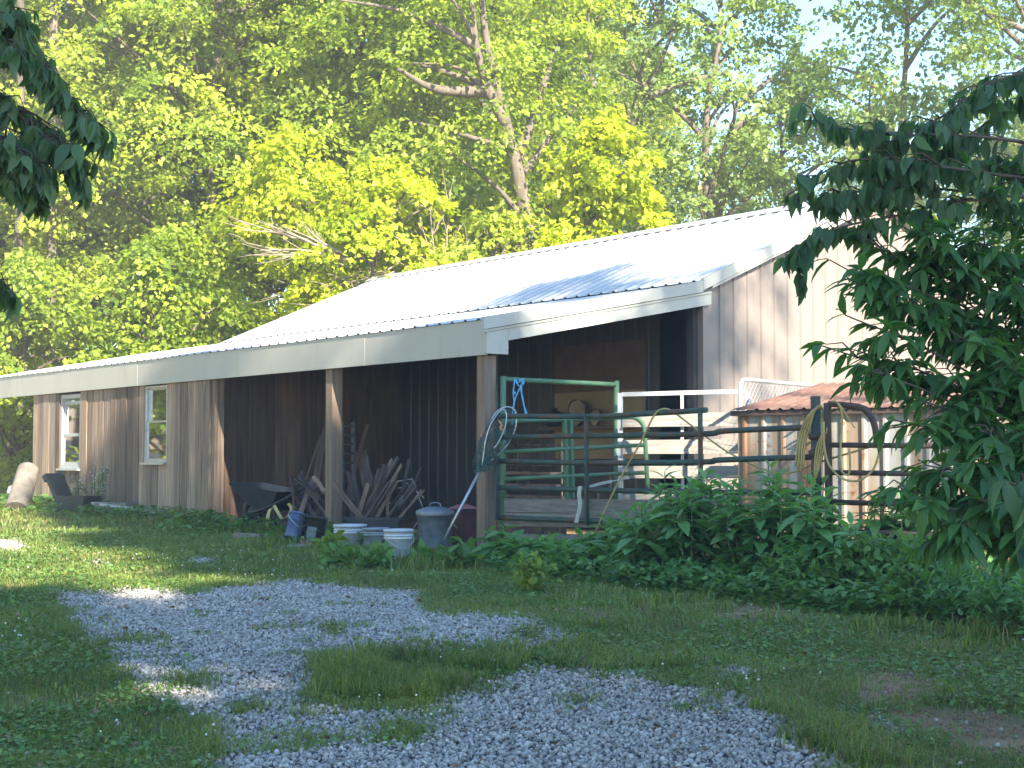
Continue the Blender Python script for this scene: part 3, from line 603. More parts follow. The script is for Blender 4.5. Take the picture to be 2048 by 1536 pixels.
# plywood panels and shelf on the back wall
MB().bbox(0.95, 2.62, 3.06, 3.09, 2.03, 2.62).build('upper_panel', M['ply_brown'], barn)
MB().bbox(0.95, 2.62, 3.055, 3.085, 1.2, 2.028).build('lower_panel', M['ply'], barn)
MB().bbox(0.9, 2.65, 2.8, 3.052, 1.56, 1.6).build('shelf', M['ply_brown'], barn)

# ------------------------------------------------------------------ things under the lean-to
def gat(px, py, d):                       # a pixel at a distance, dropped to the ground
    p = at(px, py, d); p[2] = gz(p[0], p[1]); return p
FLOOR = 0.236
def slab_or_ground(p):
    u, g = barn_uv(p[0], p[1]); return max(FLOOR, float(gz(p[0], p[1]))) if (-0.05 < u < 12.5 and g > 0) else float(gz(p[0], p[1]))
# log slices on the shelf
def slice_(u, r, lab, tilt=0.12, grp=None):
    t_ = thing('log_slice', lab, 'log slice', B(u, 2.93, 1.6), grp); m = MB(); c = B(u, 2.93, 1.6 + r * 1.02); n_ = 22
    ax = -GD * math.cos(tilt) + np.array([0, 0, math.sin(tilt)]); e1 = ED; e2 = np.cross(ax, e1)
    V = []
    rr = [r * (1 + 0.07 * math.sin(3 * k / n_ * 6.28 + u * 5) + random.uniform(-.03, .03)) for k in range(n_)]
    for s in (-0.025, 0.025):
        for k in range(n_): V.append(c + ax * s + rr[k] * (e1 * math.cos(6.283 * k / n_) + e2 * math.sin(6.283 * k / n_) * 1.05))
    m.add(V, [(k, (k + 1) % n_, n_ + (k + 1) % n_, n_ + k) for k in range(n_)]); m.build('bark', M['stake_dark'], t_)
    for s, q in ((1, 0.0255), (-1, -0.0255)):
        V2 = [c + ax * q + rr[k] * 0.9 * (e1 * math.cos(6.283 * k / n_) + e2 * math.sin(6.283 * k / n_) * 1.05) for k in range(n_)]
        MB().add(V2, [tuple(range(n_)) if s > 0 else tuple(reversed(range(n_)))]).build('cut_face', M['slice'], t_)
slice_(2.02, 0.165, 'big round log slice standing on the shelf against the plywood')
slice_(1.68, 0.10, 'small round log slice beside the bigger one on the shelf')
# dark jug-like lump beside the slices
t_ = thing('jug', 'dark slumped jug at the end of the shelf before the plywood', 'jug', B(2.45, 2.92, 1.6))
MB().lathe([(0, 0), (0.1, 0), (0.12, 0.05), (0.11, 0.12), (0.06, 0.19), (0.03, 0.21), (0.03, 0.24), (0, 0.24)], B(2.45, 2.92, 1.6), 16).build('body', M['black'], t_)
MB().tube(bez([B(2.36, 2.92, 1.66), B(2.31, 2.92, 1.72), B(2.37, 2.92, 1.79)], 5), 0.012, 6).build('handle', M['black'], t_)

# trash can
c = at(870, 1050, 15.75); c[2] = gz(c[0], c[1]); R0 = 0.186
t_ = thing('trash_can', 'galvanised steel trash can with domed lid beside the corner post', 'trash can', c)
MB().lathe([(0, .01), (R0 * .88, .01), (R0 * .88, 0.0), (R0 * .9, .02), (R0 * .97, .37), (R0 * .985, .372), (R0 * 1.0, .385), (R0 * .985, .40), (R0 * .96, .40), (R0 * .84, .05), (0, .05)], c, 72, flute=(3, 4, 0.006)).build('body', M['galv'], t_)
lid = MB().lathe([(R0 * 1.05, .375), (R0 * 1.06, .40), (R0 * 1.06, .412), (R0 * 1.0, .424), (R0 * .9, .428), (R0 * .86, .436), (R0 * .5, .455), (R0 * .2, .462), (0, .463)], c, 48).build('lid', M['galv'], t_)
MB().tube(bez([c + (-.055, 0, .455), c + (-.05, 0, .49), c + (0, 0, .50), c + (.05, 0, .49), c + (.055, 0, .455)], 5), 0.006, 6).build('handle', M['galv'], lid)
for s in (-1, 1):
    MB().tube(bez([c + (s * R0 * .95, -.05, .3), c + (s * (R0 + .03), -.04, .25), c + (s * (R0 + .03), .04, .25), c + (s * R0 * .95, .05, .3)], 5), 0.005, 6).build('side_handle', M['galv'], t_)

def bucket(name, lab, c, r, h, m_, axis=None, bail=True, cat='bucket', nrib=3):
    t_ = thing(name, lab, cat, c); ax = np.array([0, 0, 1.0]) if axis is None else nrm(np.asarray(axis, float))
    prof = [(0, 0.004), (r * .86, 0.004), (r * .87, 0), (r * .88, .01)]; z = h * 0.68; prof.append((r * .95, z))
    for k in range(nrib):
        prof += [(r * 1.04, z + .003), (r * 1.04, z + .012), (r * .965, z + .016), (r * .968, z + h * .09)]; z += h * 0.09
    prof += [(r * 1.05, h - .03), (r * 1.06, h - .004), (r * 1.03, h), (r * .96, h), (r * .85, .02), (0, .02)]
    MB().lathe(prof, c, 36, axis=ax).build('body', m_, t_)
    if bail:
        e = nrm(np.cross(ax, [0.3, -1, 0.1])); f = np.cross(e, ax); cc = c + ax * (h - 0.05); fd = -f if (-f)[1] < 0 else f
        MB().tube(bez([cc + e * r * 1.05, cc + e * r * .8 + fd * r * 1.0 - ax * r * .5, cc + fd * r * 1.15 - ax * r * .95, cc - e * r * .8 + fd * r * 1.0 - ax * r * .5, cc - e * r * 1.05], 6), 0.0035, 5).build('handle', M['galv_tube'], t_)
    return t_
c = gat(797, 1090, 14.75); bucket('bucket', 'upright white ribbed bucket in front of the trash can', c, 0.138, 0.29, M['bucket'])
c = gat(700, 1075, 15.9); c[2] -= 0.02; bucket('bucket', 'white ribbed bucket half hidden behind the middle post and weeds', c, 0.165, 0.28, M['bucket'], bail=False)
c = gat(752, 1080, 15.6); bucket('bucket', 'grey ribbed bucket between the two white ones', c, 0.13, 0.24, M['grey_bucket'], bail=False)
c = gat(587, 1098, 16.6); c[2] += 0.06; bucket('bucket', 'tilted blue bucket with wire handle leaning by a black crate', c, 0.115, 0.28, M['blue'], axis=(0.22, 0.25, 0.94))
# black crate with open side, pale label, wood block and board under it
c = gat(621, 1095, 16.5); c[2] += 0.05
t_ = thing('crate', 'small open black plastic crate beside the blue bucket', 'crate', c)
ex = np.array([0.125, 0.03, -0.02]); ey = np.array([-0.02, 0.1, 0]); ez = np.array([0.02, 0, 0.13]); cc = c + ez
m = MB(); m.box(cc - ex, ex * .08, ey, ez); m.box(cc + ex, ex * .08, ey, ez); m.box(cc + ez, ex * 1.08, ey, ez * .08); m.box(cc + ey, ex * .92, ey * .06, ez * .92); m.box(cc - ez * .86 + ex * .2, ex * .6, ey * .9, ez * .06)
m.build('shell', M['black'], t_)
MB().box(cc - ey * .1 - ez * .35 - ex * .05, ex * .38, ey * .04, ez * .5).build('label_sheet', M['grey_bucket'], t_)
c = gat(623, 1100, 16.2); t_ = thing('wood_block', 'short tan wood block lying in front of the black crate', 'wood block', c)
MB().box(c + (0, 0, .045), (.12, .02, .006), (-.01, .05, 0), (0, 0, .04)).build('block', M['stake_pale'], t_)
c = gat(592, 1106, 16.0); t_ = thing('board', 'pale flat board lying in the weeds under the blue bucket', 'board', c)
MB().box(c + (0, 0, .03), (.17, .03, .01), (-.01, .05, 0), (0, 0, .012)).build('plank', M['whitewood'], t_)
c = gat(495, 1078, 17.4); t_ = thing('board', 'grey plank lying in the weeds below the wheelbarrow', 'board', c)
MB().box(c + (0, 0, .05), (.16, -.05, -.006), (.01, .04, 0), (0, 0, .03)).build('plank', M['greywood'], t_)

# tub of stakes
ct = at(748, 1050, 16.9); ct[2] = FLOOR
tub = thing('tub', 'wide black plastic tub packed with old wooden stakes', 'tub', ct)
m = MB(); hw, hd, hh = 0.31, 0.2, 0.33
def ring(w, d, z, r=0.05):
    o = []
    for (sx_, sy_, a0) in ((1, 1, 0), (-1, 1, 90), (-1, -1, 180), (1, -1, 270)):
        for k in range(4):
            a = math.radians(a0 + k * 30); o.append(ct + (sx_ * (w - r) + r * math.cos(a), sy_ * (d - r) + r * math.sin(a), z))
    return o
rings = [ring(hw * .86, hd * .84, 0), ring(hw, hd, hh - .03), ring(hw * 1.06, hd * 1.08, hh - .03), ring(hw * 1.07, hd * 1.09, hh), ring(hw * .97, hd * .96, hh), ring(hw * .84, hd * .8, .02)]
V = sum(rings, []); Fc = [(j * 16 + k, j * 16 + (k + 1) % 16, (j + 1) * 16 + (k + 1) % 16, (j + 1) * 16 + k) for j in range(5) for k in range(16)]
Fc += [tuple(reversed(range(16))), tuple(80 + k for k in range(16))]
m.add(V, Fc); m.build('body', M['tub'], tub)
def stake(p, q, w, th, m_, lab, grp, name='stake', cat='stake'):
    p = np.asarray(p, float); q = np.asarray(q, float); d = q - p; Ln = np.linalg.norm(d)
    jx = [random.uniform(-.004, .004) for _ in range(8)]; mb = MB(); nseg = 4; V = []
    for i in range(nseg + 1):
        s = i / nseg; k = 1 - 0.12 * s; b = math.sin(s * 3.14) * 0.006 * random.choice((-1, 1))
        V += [(-w / 2 * k + b, -th / 2 * k, s * Ln), (w / 2 * k + b + jx[i], -th / 2 * k, s * Ln), (w / 2 * k + b, th / 2 * k + jx[i + 1], s * Ln + (0.012 if i == nseg else 0)), (-w / 2 * k + b, th / 2 * k, s * Ln + (0.018 if i == nseg else 0))]
    Fc = [(0, 3, 2, 1), tuple(nseg * 4 + k for k in range(4))] + [(i * 4 + k, i * 4 + (k + 1) % 4, i * 4 + 4 + (k + 1) % 4, i * 4 + 4 + k) for i in range(nseg) for k in range(4)]
    mb.add(V, Fc); o = mb.build(name, m_)
    o.location = p; o.rotation_mode = 'QUATERNION'; o.rotation_quaternion = Vector(d).to_track_quat('Z', 'Y') @ Quaternion((0, 0, 1), random.uniform(-.5, .5))
    return tag(o, lab, cat, grp)
def zp(x, y): return 540 + x / 4.876, 850 + y / 4.876
ST = [((880, 870), (630, 560), .035, .03, 'stake', 'tan stake leaning left out of the black tub, upper of a pair'), ((850, 880), (610, 600), .035, .025, 'stake', 'tan stake leaning left out of the black tub, lower of a pair'),
      ((890, 860), (800, 560), .03, .03, 'stake_dark', 'thin dark stake leaning slightly left behind the tan pair'),
      ((860, 800), (965, 575), .065, .06, 'stake', 'thick round-ended stake with a pale sawn top in the tub'),
      ((990, 800), (1060, 440), .06, .02, 'stake_dark', 'broad grey plank end standing left in the fan of stakes'), ((1020, 800), (1125, 400), .075, .02, 'stake_dark', 'broadest grey plank standing in the fan of stakes'),
      ((880, 850), (1190, 345), .05, .04, 'stake', 'long brown stake whose top reaches highest but one'), ((960, 860), (1250, 320), .045, .035, 'stake_dark', 'dark stake with the highest tip in the tub'),
      ((1000, 870), (1280, 390), .04, .035, 'stake', 'brown stake leaning right just under the highest tip'), ((990, 880), (1225, 500), .05, .03, 'stake', None), ((950, 880), (1160, 560), .04, .03, 'stake_dark', None),
      ((1150, 890), (1150, 640), .035, .02, 'stake_pale', 'short pale upright stake in the middle of the tub'), ((1110, 890), (1330, 590), .035, .03, 'stake_dark', None), ((1150, 890), (1390, 570), .05, .03, 'stake_dark', None),
      ((1200, 890), (1430, 600), .05, .03, 'stake_dark', None), ((1270, 890), (1500, 640), .022, .02, 'stake', 'thin reddish stake leaning far right over the tub rim'), ((1290, 880), (1470, 640), .022, .02, 'stake_pale', 'thin pale stake crossing the reddish one at the right'),
      ((1040, 870), (1190, 450), .045, .03, 'stake_dark', None), ((920, 870), (1100, 540), .04, .03, 'stake_dark', None), ((880, 870), (760, 470), .03, .03, 'stake_dark', 'dark upright stick rising behind the middle post'), ((1060, 870), (1230, 560), .035, .03, 'stake', None)]
for i, (a, b, w, th, mk, lab) in enumerate(ST):
    dd = 16.9 + ((i * 7) % 5 - 2) * 0.045
    p = at(*zp(*a), dd); q = at(*zp(*b), dd + ((i * 3) % 7 - 3) * 0.05)
    d = q - p; p = p - d * (p[2] - 0.27) / d[2] * 0.8 if d[2] > 0 else p
    p[0] = np.clip(p[0], ct[0] - hw * .78, ct[0] + hw * .78); p[1] = np.clip(p[1], ct[1] - hd * .7, ct[1] + hd * .7); p[2] = max(p[2], 0.275)
    stake(p, q, w, th, M[mk], lab or 'dark old stake in the thick of the right-leaning bundle in the tub', 'stakes in the black tub')
# white bent rods behind the tub
t_ = thing('wire_stand', 'bent white metal rod stand behind the right end of the tub', 'wire stand', at(820, 1040, 17.3) * (1, 1, 0) + (0, 0, FLOOR))
m = MB(); dz_ = 17.3
for a, b in [((1385, 520), (1560, 1000)), ((1500, 710), (1330, 560)), ((1060, 800), (1290, 720)), ((1240, 550), (1390, 525)), ((1255, 615), (1400, 590)), ((1290, 760), (1440, 620))]:
    m.tube([at(*zp(*a), dz_), at(*zp(*b), dz_ + .05)], 0.006, 6)
m.build('rods', M['alu'], t_)
# small clutter at the back of the bay
t_ = thing('plastic_jug', 'small white plastic jug among the stakes', 'jug', at(*zp(1255, 740), 17.15))
c = at(*zp(1255, 740), 17.15); MB().lathe([(0, -.05), (.035, -.05), (.04, -.03), (.04, .03), (.018, .06), (.018, .075), (0, .075)], c, 14, axis=(.5, 0, .85)).build('body', M['bucket'], t_)
# ladder leaning on the back wall
t_ = thing('ladder', 'aluminium ladder leaning on the dark wall behind the middle post', 'ladder', B(5.0, 2.3, FLOOR))
pA, pB = at(684, 1000, 19.6), at(683, 845, 20.1); pC, pD = at(709, 1000, 19.8), at(706, 845, 20.3)
for a, b in ((pA, pB), (pC, pD)): MB().bar(a, b, 0.03, 0.07, up=tuple(ED)).build('rail', M['old_alu'], t_)
for s in np.linspace(0.12, 0.95, 8): MB().tube([pA + (pB - pA) * s, pC + (pD - pC) * s], 0.015, 8).build('rung', M['old_alu'], t_)
# boards leaning on the partition
for i, (a, b, w, lab) in enumerate([((622, 1010), (651, 860), .09, 'wide brown board leaning behind the middle post'), ((600, 1000), (640, 880), .05, 'narrow dark board leaning left of the wide brown one'), ((662, 1010), (641, 872), .04, 'thin board crossing in front of the leaning boards'),
                                   ((735, 960), (722, 905), .16, 'square brown panel leaning at the back of the bay'), ((705, 960), (735, 850), .06, 'long dim board leaning right at the back wall')]):
    d1, d2 = (19.0, 19.6) if i < 3 else (19.6, 20.0)
    p = at(*a, d1); q = at(*b, d2); p = p + (p - q) * (p[2] - FLOOR) / (q[2] - p[2])
    stake(p, q, w, .022, M['inner_board'] if i != 3 else M['stake'], lab, 'boards leaning inside the bay', 'leaning_board', 'board')
# sticks heap left of the post; pale wood colour stands in for a sunlit end
for i, (a, b, w, mk, lab) in enumerate([((652, 1003), (590, 957), .03, 'black', 'long black pole leaning over the wheelbarrow'), ((650, 985), (628, 955), .05, 'stake_pale', 'pale stick left of the middle post, its sunlight put into the colour'), ((655, 1030), (600, 955), .05, 'stake_dark', 'dark branch under the pale stick'),
                                        ((590, 1060), (625, 960), .06, 'stake', 'brown crooked limb standing between wheelbarrow and post'), ((640, 1060), (606, 985), .05, 'stake_dark', 'short dark limb near the wheelbarrow handles'), ((610, 1065), (650, 1000), .045, 'stake', 'brown stick leaning to the post foot'), ((640, 1000), (600, 950), .035, 'stake_dark', 'thin dark stick beside the black pole')]):
    p = at(*a, 18.0); q = at(*b, 18.3 + .05 * i)
    if p[2] > q[2]: p, q = q, p
    stake(p, q, w, w * .8, M[mk], lab, 'sticks heaped by the middle post', 'stick', 'stick')
for k in range(16):
    x0_, x1_ = rng.uniform(585, 655), rng.uniform(580, 668); p = at(x0_, 1062, 18.2 + rng.uniform(-.2, .4)); q = at(x1_, rng.uniform(940, 1020), 18.3 + rng.uniform(-.2, .5)); p[2] = max(p[2], FLOOR)
    stake(p, q, rng.uniform(.02, .05), .02, M[('stake_dark', 'inner_board', 'stake_dark', 'black')[k % 4]], 'dark scrap stick in the tangle between wheelbarrow and middle post', 'scrap sticks in the open bay', 'scrap_stick', 'stick')
for k in range(14):
    x0_ = rng.uniform(700, 800); p = at(x0_, 1030, 17.2); q = at(x0_ + rng.uniform(-40, 60), rng.uniform(915, 985), 17.2 + rng.uniform(0, .35)); p[2] = .3; p[0] = np.clip(p[0], ct[0] - hw * .75, ct[0] + hw * .75); p[1] = ct[1] + rng.uniform(-.05, .14)
    stake(p, q, rng.uniform(.02, .045), .022, M['stake_dark'], 'dark old stake in the thick of the right-leaning bundle in the tub', 'stakes in the black tub')
# wheelbarrow
c = at(505, 1060, 19.2); c[2] = slab_or_ground(c)
t_ = thing('wheelbarrow', 'dark grey wheelbarrow with black frame resting in the open bay', 'wheelbarrow', c)
w_ = at(494, 1048, 19.2); hx = nrm(at(600, 988, 18.7) - at(530, 1022, 19.1)); 
hx = np.array([hx[0], hx[1], 0]); hx /= np.linalg.norm(hx); hy = np.array([-hx[1], hx[0], 0]); hz = np.array([0, 0, 1.0])
wc = c + hz * .19
wheel = MB(); th = [wc + .13 * (hx * math.cos(a) + hz * math.sin(a)) for a in np.linspace(0, 2 * math.pi, 25)]
tyre = MB().tube(th, 0.045, 10, cap=False).build('wheel', M['black'], t_)
m = MB().lathe([(0, -.02), (.08, -.02), (.09, 0), (.08, .02), (0, .02)], wc, 16, axis=hy); m.build('rim', M['grey_tray'], tyre)
t0 = wc + hz * .13 + hx * 0.0
def tp(a, b, z): return wc + hx * a + hy * b + hz * z
lo = [tp(.10, -.17, .10), tp(.48, -.17, .04), tp(.48, .17, .04), tp(.10, .17, .10)]; hi = [tp(-.14, -.28, .37), tp(.75, -.26, .27), tp(.75, .26, .27), tp(-.14, .28, .37)]
loi = [p + np.array([0, 0, .008]) for p in lo]; ctr = sum(hi) / 4; hii = [p + (ctr - p) * .03 for p in hi]
m = MB().add(lo + hi + loi + hii, [(0, 3, 2, 1), (0, 1, 5, 4), (1, 2, 6, 5), (2, 3, 7, 6), (3, 0, 4, 7), (8, 9, 10, 11), (8, 12, 13, 9), (9, 13, 14, 10), (10, 14, 15, 11), (11, 15, 12, 8), (4, 5, 13, 12), (5, 6, 14, 13), (6, 7, 15, 14), (7, 4, 12, 15)])
m.build('tray', M['grey_tray'], t_)
for s in (-1, 1):
    h_ = MB().tube(bez([tp(-.02, s * .06, 0), tp(.3, s * .17, .03), tp(.75, s * .24, .15), tp(1.25, s * .27, .34)], 6), .017, 8).build('handle', M['black'], t_)
    MB().tube(bez([tp(.62, s * .22, .1), tp(.7, s * .22, -.19), tp(.86, s * .22, -.19)], 4), .013, 6).build('leg', M['black'], t_)
# yellow webbing strap over the tray
def ribbon(pts, w, wd):
    P = np.array(bez(pts, 8)); T = np.gradient(P, axis=0); V = []; m = MB(); wd = np.asarray(wd, float)
    for p in P: V += [p - wd * w / 2, p + wd * w / 2]
    nf = nrm(np.cross(T, wd)) * 0.003; V2 = []
    for i, p in enumerate(P): V2 += [p - wd * w / 2 + nf[i], p + wd * w / 2 + nf[i]]
    n_ = len(P); Fc = [(2 * i, 2 * i + 1, 2 * i + 3, 2 * i + 2) for i in range(n_ - 1)] + [(2 * n_ + 2 * i, 2 * n_ + 2 * i + 2, 2 * n_ + 2 * i + 3, 2 * n_ + 2 * i + 1) for i in range(n_ - 1)]
    Fc += [(2 * i, 2 * i + 2, 2 * n_ + 2 * i + 2, 2 * n_ + 2 * i) for i in range(n_ - 1)] + [(2 * i + 1, 2 * n_ + 2 * i + 1, 2 * n_ + 2 * i + 3, 2 * i + 3) for i in range(n_ - 1)]
    return m.add(V + V2, Fc)
def z2(x, y, d): return at(400 + x / 3.572, 700 + y / 3.572, d)
sw_ = nrm(np.array([1, -.35, .15]))
t_ = thing('strap', 'yellow webbing strap looped over the wheelbarrow', 'strap', z2(560, 1150, 18.7))
ribbon([z2(480, 1285, 18.5), z2(482, 1200, 18.5), z2(500, 1140, 18.5), z2(530, 1125, 18.5)], .045, sw_).build('hanging_end', M['strap_yellow'], t_)
ribbon([z2(530, 1110, 18.5), z2(560, 1165, 18.45), z2(590, 1205, 18.45), z2(630, 1180, 18.5), z2(650, 1130, 18.5), z2(630, 1095, 18.55)], .04, nrm(np.array([1, -.3, .45]))).build('loop', M['strap_yellow'], t_)

# dark red box behind the trash can
c = at(928, 1045, 16.35); c[2] = slab_or_ground(c)
t_ = thing('red_box', 'dark red wooden box behind the trash can and corner post', 'box', c)
m = MB().box(c + (0.02, 0, .19), GD * .2, ED * .22, (0, 0, .19)); m.build('body', M['maroon'], t_)
MB().box(c + (0.02, 0, .395), GD * .22, ED * .24, (0, 0, .014)).build('lid', M['maroon'], t_)
c = c + (-.02, .02, .41); t_ = thing('tarp', 'crumpled pinkish cloth lying on the dark red box', 'cloth', c)
V = []; nn2 = 9
for i in range(nn2):
    for j in range(nn2):
        a = (i / (nn2 - 1) - .5); b = (j / (nn2 - 1) - .5); V.append(c + GD * a * .34 + ED * b * .3 + np.array([0, 0, .012 + .05 * max(0, 1 - 4 * (a * a + b * b)) * random.uniform(.6, 1.2)]))
MB().add(V, [(i * nn2 + j, i * nn2 + j + 1, (i + 1) * nn2 + j + 1, (i + 1) * nn2 + j) for i in range(nn2 - 1) for j in range(nn2 - 1)], smooth=True).build('cloth', mat('faded_red_cloth', (.33, .13, .12), (.24, .09, .09), scale=9, rough=.9), t_)
# wire rack inside
t_ = thing('wire_rack', 'grey wire rack standing inside behind the green gates', 'wire rack', B(1.85, 2.0, FLOOR))
m = MB()
for z in (1.36, 1.12): m.tube([B(1.2, 2.0, z), B(2.35, 2.0, z)], .006, 5)
for u in np.linspace(1.2, 2.35, 22): m.tube([B(u, 2.0, 1.08), B(u, 2.0, 1.38)], .0035, 4)
m.build('grid', M['stake_dark'], t_)
for u in (1.2, 2.35): MB().tube([B(u, 2.0, FLOOR), B(u, 2.0, 1.4)], .012, 6).build('upright', M['greywood'], t_)
for i, z in enumerate((0.75, 0.88, 1.02)):
    t_ = thing('rail_board', 'rough brown board stacked on the rack inside, %s' % ('lowest of three', 'middle of three', 'top of three')[i], 'board', B(1.8, 1.8, z), 'boards on the wire rack')
    MB().bbox(0.9 + .1 * i, 2.5 - .06 * i, 1.75, 1.95, z, z + .03).build('plank', M['stake_dark'], t_)
MB().bbox(1.0, 2.4, 1.8, 1.9, FLOOR, 0.75).build('rack_stand', M['stake_dark'], t_)

# landing net leaning on the corner post, with orange rag
def z3(x, y, d): return at(850 + x / 3.2, 650 + y / 3.2, d)
t_ = thing('landing_net', 'long handled fishing net with green mesh leaning on the corner post', 'fishing net', z3(125, 1370, 15.1))
MB().tube([z3(122, 1375, 15.12), z3(360, 915, 15.32)], [.013, .015], 10).build('handle', M['alu'], t_)
dn = 15.3
hoop = [(360, 915), (375, 820), (395, 700), (430, 600), (480, 540), (540, 525), (580, 560), (580, 650), (545, 740), (480, 820), (410, 880), (360, 915)]
MB().tube(bez([z3(x, y, 15.33) for x, y in hoop], 5), .008, 8).build('hoop', M['alu'], t_)
hoop2 = [(365, 900), (385, 760), (410, 660), (455, 580), (500, 540), (522, 580), (510, 660), (470, 750), (440, 790)]
MB().tube(bez([z3(x, y, 15.2) for x, y in hoop2], 5), .0055, 8).build('inner_hoop', M['alu'], t_)
m = MB(); H = np.array(bez([z3(x, y, 15.31) for x, y in hoop], 4)); cen = z3(420, 790, 15.2); nst = 40
top_i = np.linspace(0, len(H) - 1, nst).astype(int)
bag = []
for lev in range(9):
    s = lev / 8; row = []
    for k in range(nst):
        p = H[top_i[k]]; tgt = z3(395 + 40 * math.sin(k * .9), 880 + 20 * math.cos(k), 15.24)
        sag = np.array([-.10 * math.sin(s * 3.14), -.05 * math.sin(s * 3.0), -.06 * math.sin(s * 2.4)])
        row.append(p * (1 - s) ** 1.2 + tgt * (1 - (1 - s) ** 1.2) + sag + rng.normal(0, .006, 3))
    bag.append(row)
for lev in range(8):
    for k in range(nst - 1):
        a = bag[lev][k]; b = bag[lev + 1][k + 1] if lev % 2 == 0 else bag[lev + 1][k]; c2 = bag[lev + 1][k] if lev % 2 == 0 else bag[lev + 1][k + 1]
        m.tube([a, b], .0022, 3, cap=False); m.tube([bag[lev][k + 1], c2], .0022, 3, cap=False)
m.build('mesh_bag', M['net'], t_)
t_ = thing('rag', 'orange rag strip tied round the corner post under the net', 'rag', B(-.01, .05, 1.45))
m = MB(); z0 = 1.43
pts = [B(.06, -.012, z0 - .03), B(-.012, -.012, z0), B(-.014, .07, z0 + .035), B(-.014, .15, z0 + .045)]
for a, b in zip(pts[:-1], pts[1:]): m.add([a, b, b + (0, 0, .055), a + (0, 0, .05)], [(0, 1, 2, 3)])
m.build('band', M['orange'], t_); m = MB()
m.tube(bez([z3(470, 610, 15.22), z3(490, 640, 15.2), z3(480, 660, 15.2), z3(500, 672, 15.2)], 4), .01, 6)
m.build('loose_end', M['orange'], t_)
# driftwood roots at the post's foot
t_ = thing('root_bundle', 'dry grey twigs gathered at the foot of the corner post', 'twigs', B(-.1, .1, .25))
m = MB()
for k in range(16):
    a = B(-.08, .02 + .012 * k, .27 + random.uniform(0, .06)); b = a + np.array([random.uniform(-.16, .16), random.uniform(-.2, -.05), random.uniform(-.05, .12)])
    m.tube(bez([a, (a + b) / 2 + rng.normal(0, .03, 3), b], 3), [.008] * 6 + [.004], 5)
m.build('twigs', M['dead_twig'], t_)
# ------------------------------------------------------------------ gates
def gtube(m, pts, r=.024, n=8): m.tube(bez(pts, n) if len(pts) > 2 else pts, r, 10); return m
# tall green frame
t_ = thing('tall_gate_frame', 'tall light green tube frame standing beside the corner post', 'gate', B(-.06, .9, .2))
top = 2.02
for g in (.185, 1.72): MB().tube([B(-.06, g, .2), B(-.06, g, top + .02)], .03, 12).build('upright', M['green'], t_)
MB().tube([B(-.06, .20, top - .01), B(-.06, 1.70, top - .02)], .026, 12).build('top_rail', M['green'], t_)
# inner light green gate with rounded corner, slightly out of level
t_ = thing('inner_green_gate', 'light green farm gate with a rounded upper corner', 'gate', B(-.16, 1.2, .5))
def q3(x, y): return z3(x, y, 15.45 + (x - 480) / 920 * 0.5)
MB().tube(bez([q3(495, 1105), q3(490, 800), q3(495, 650), q3(530, 618), q3(700, 610), q3(1000, 600), q3(1280, 590), q3(1350, 596), q3(1395, 640), q3(1408, 720), q3(1415, 860), q3(1425, 1050)], 6), .024, 10).build('outer_tube', M['green'], t_)
m = MB()
for a, b in [((500, 812), (1410, 768)), ((500, 985), (1415, 945)), ]: m.tube([q3(*a), q3(*b)], .022, 10)
m.build('rails', M['green'], t_)
for x0, x1 in ((893, 910), (930, 945)): MB().bar(q3(x0, 605), q3(x1, 1110), .045, .03, up=tuple(GD)).build('brace', M['green'], t_)
# long dark gate in front running to the pipe post
PA, PB = at(998, 900, 15.35), at(1612, 900, 12.75)
def dg(px, py):
    """point of the dark gate's vertical plane under a photo pixel"""
    r = ray(px, py); a = PA[:2]; dv = PB[:2] - PA[:2]; nn_ = np.array([dv[1], -dv[0]])
    tt = np.dot(a - CAM[:2], nn_) / np.dot(r[:2], nn_); return CAM + r * tt
t_ = thing('long_gate', 'long dark weathered green gate running from corner post to pipe post', 'gate', dg(1300, 1000))
for pts in ([(1002, 832), (1180, 833), (1300, 827), (1413, 820)], [(1000, 874), (1180, 872), (1405, 868), (1450, 862), (1610, 855)], [(998, 922), (1180, 926), (1405, 924), (1440, 920), (1625, 914)], [(992, 975), (1180, 980), (1405, 984), (1620, 985)], [(1000, 1035), (1200, 1042), (1620, 1052)]):
    MB().tube(bez([dg(*p) for p in pts], 5), .026, 10).build('rail', M['dark_green'], t_)
for x, y0, y1 in ((1176, 830, 1050), (1404, 818, 1060), (996, 832, 1040)): MB().bar(dg(x, y0) + (-.02, -.03, 0), dg(x + 2, y1) + (-.02, -.03, 0), .045, .02, up=(.7, -.7, 0)).build('upright', M['dark_green'], t_)
for i, (y0, y1, x1) in enumerate(((997, 1024, 1335), (1026, 1052, 1300), (1068, 1086, 1300))):
    a = dg(1000, y0); b = dg(x1, y0 + 3); a2 = dg(1000, y1); h = (a[2] - a2[2]) / 2; off = np.array([.05, .05, 0])
    t_ = thing('plank', ('upper grey plank along the bottom of the long gate', 'lower grey plank along the bottom of the long gate', 'lowest rough plank just above the weeds at the gate foot')[i], 'plank', (a + b) / 2, 'planks along the gate foot')
    MB().bar(a - (0, 0, h) + off, b - (0, 0, h) + off, .03, 2 * h).build('plank', M['greywood'], t_)
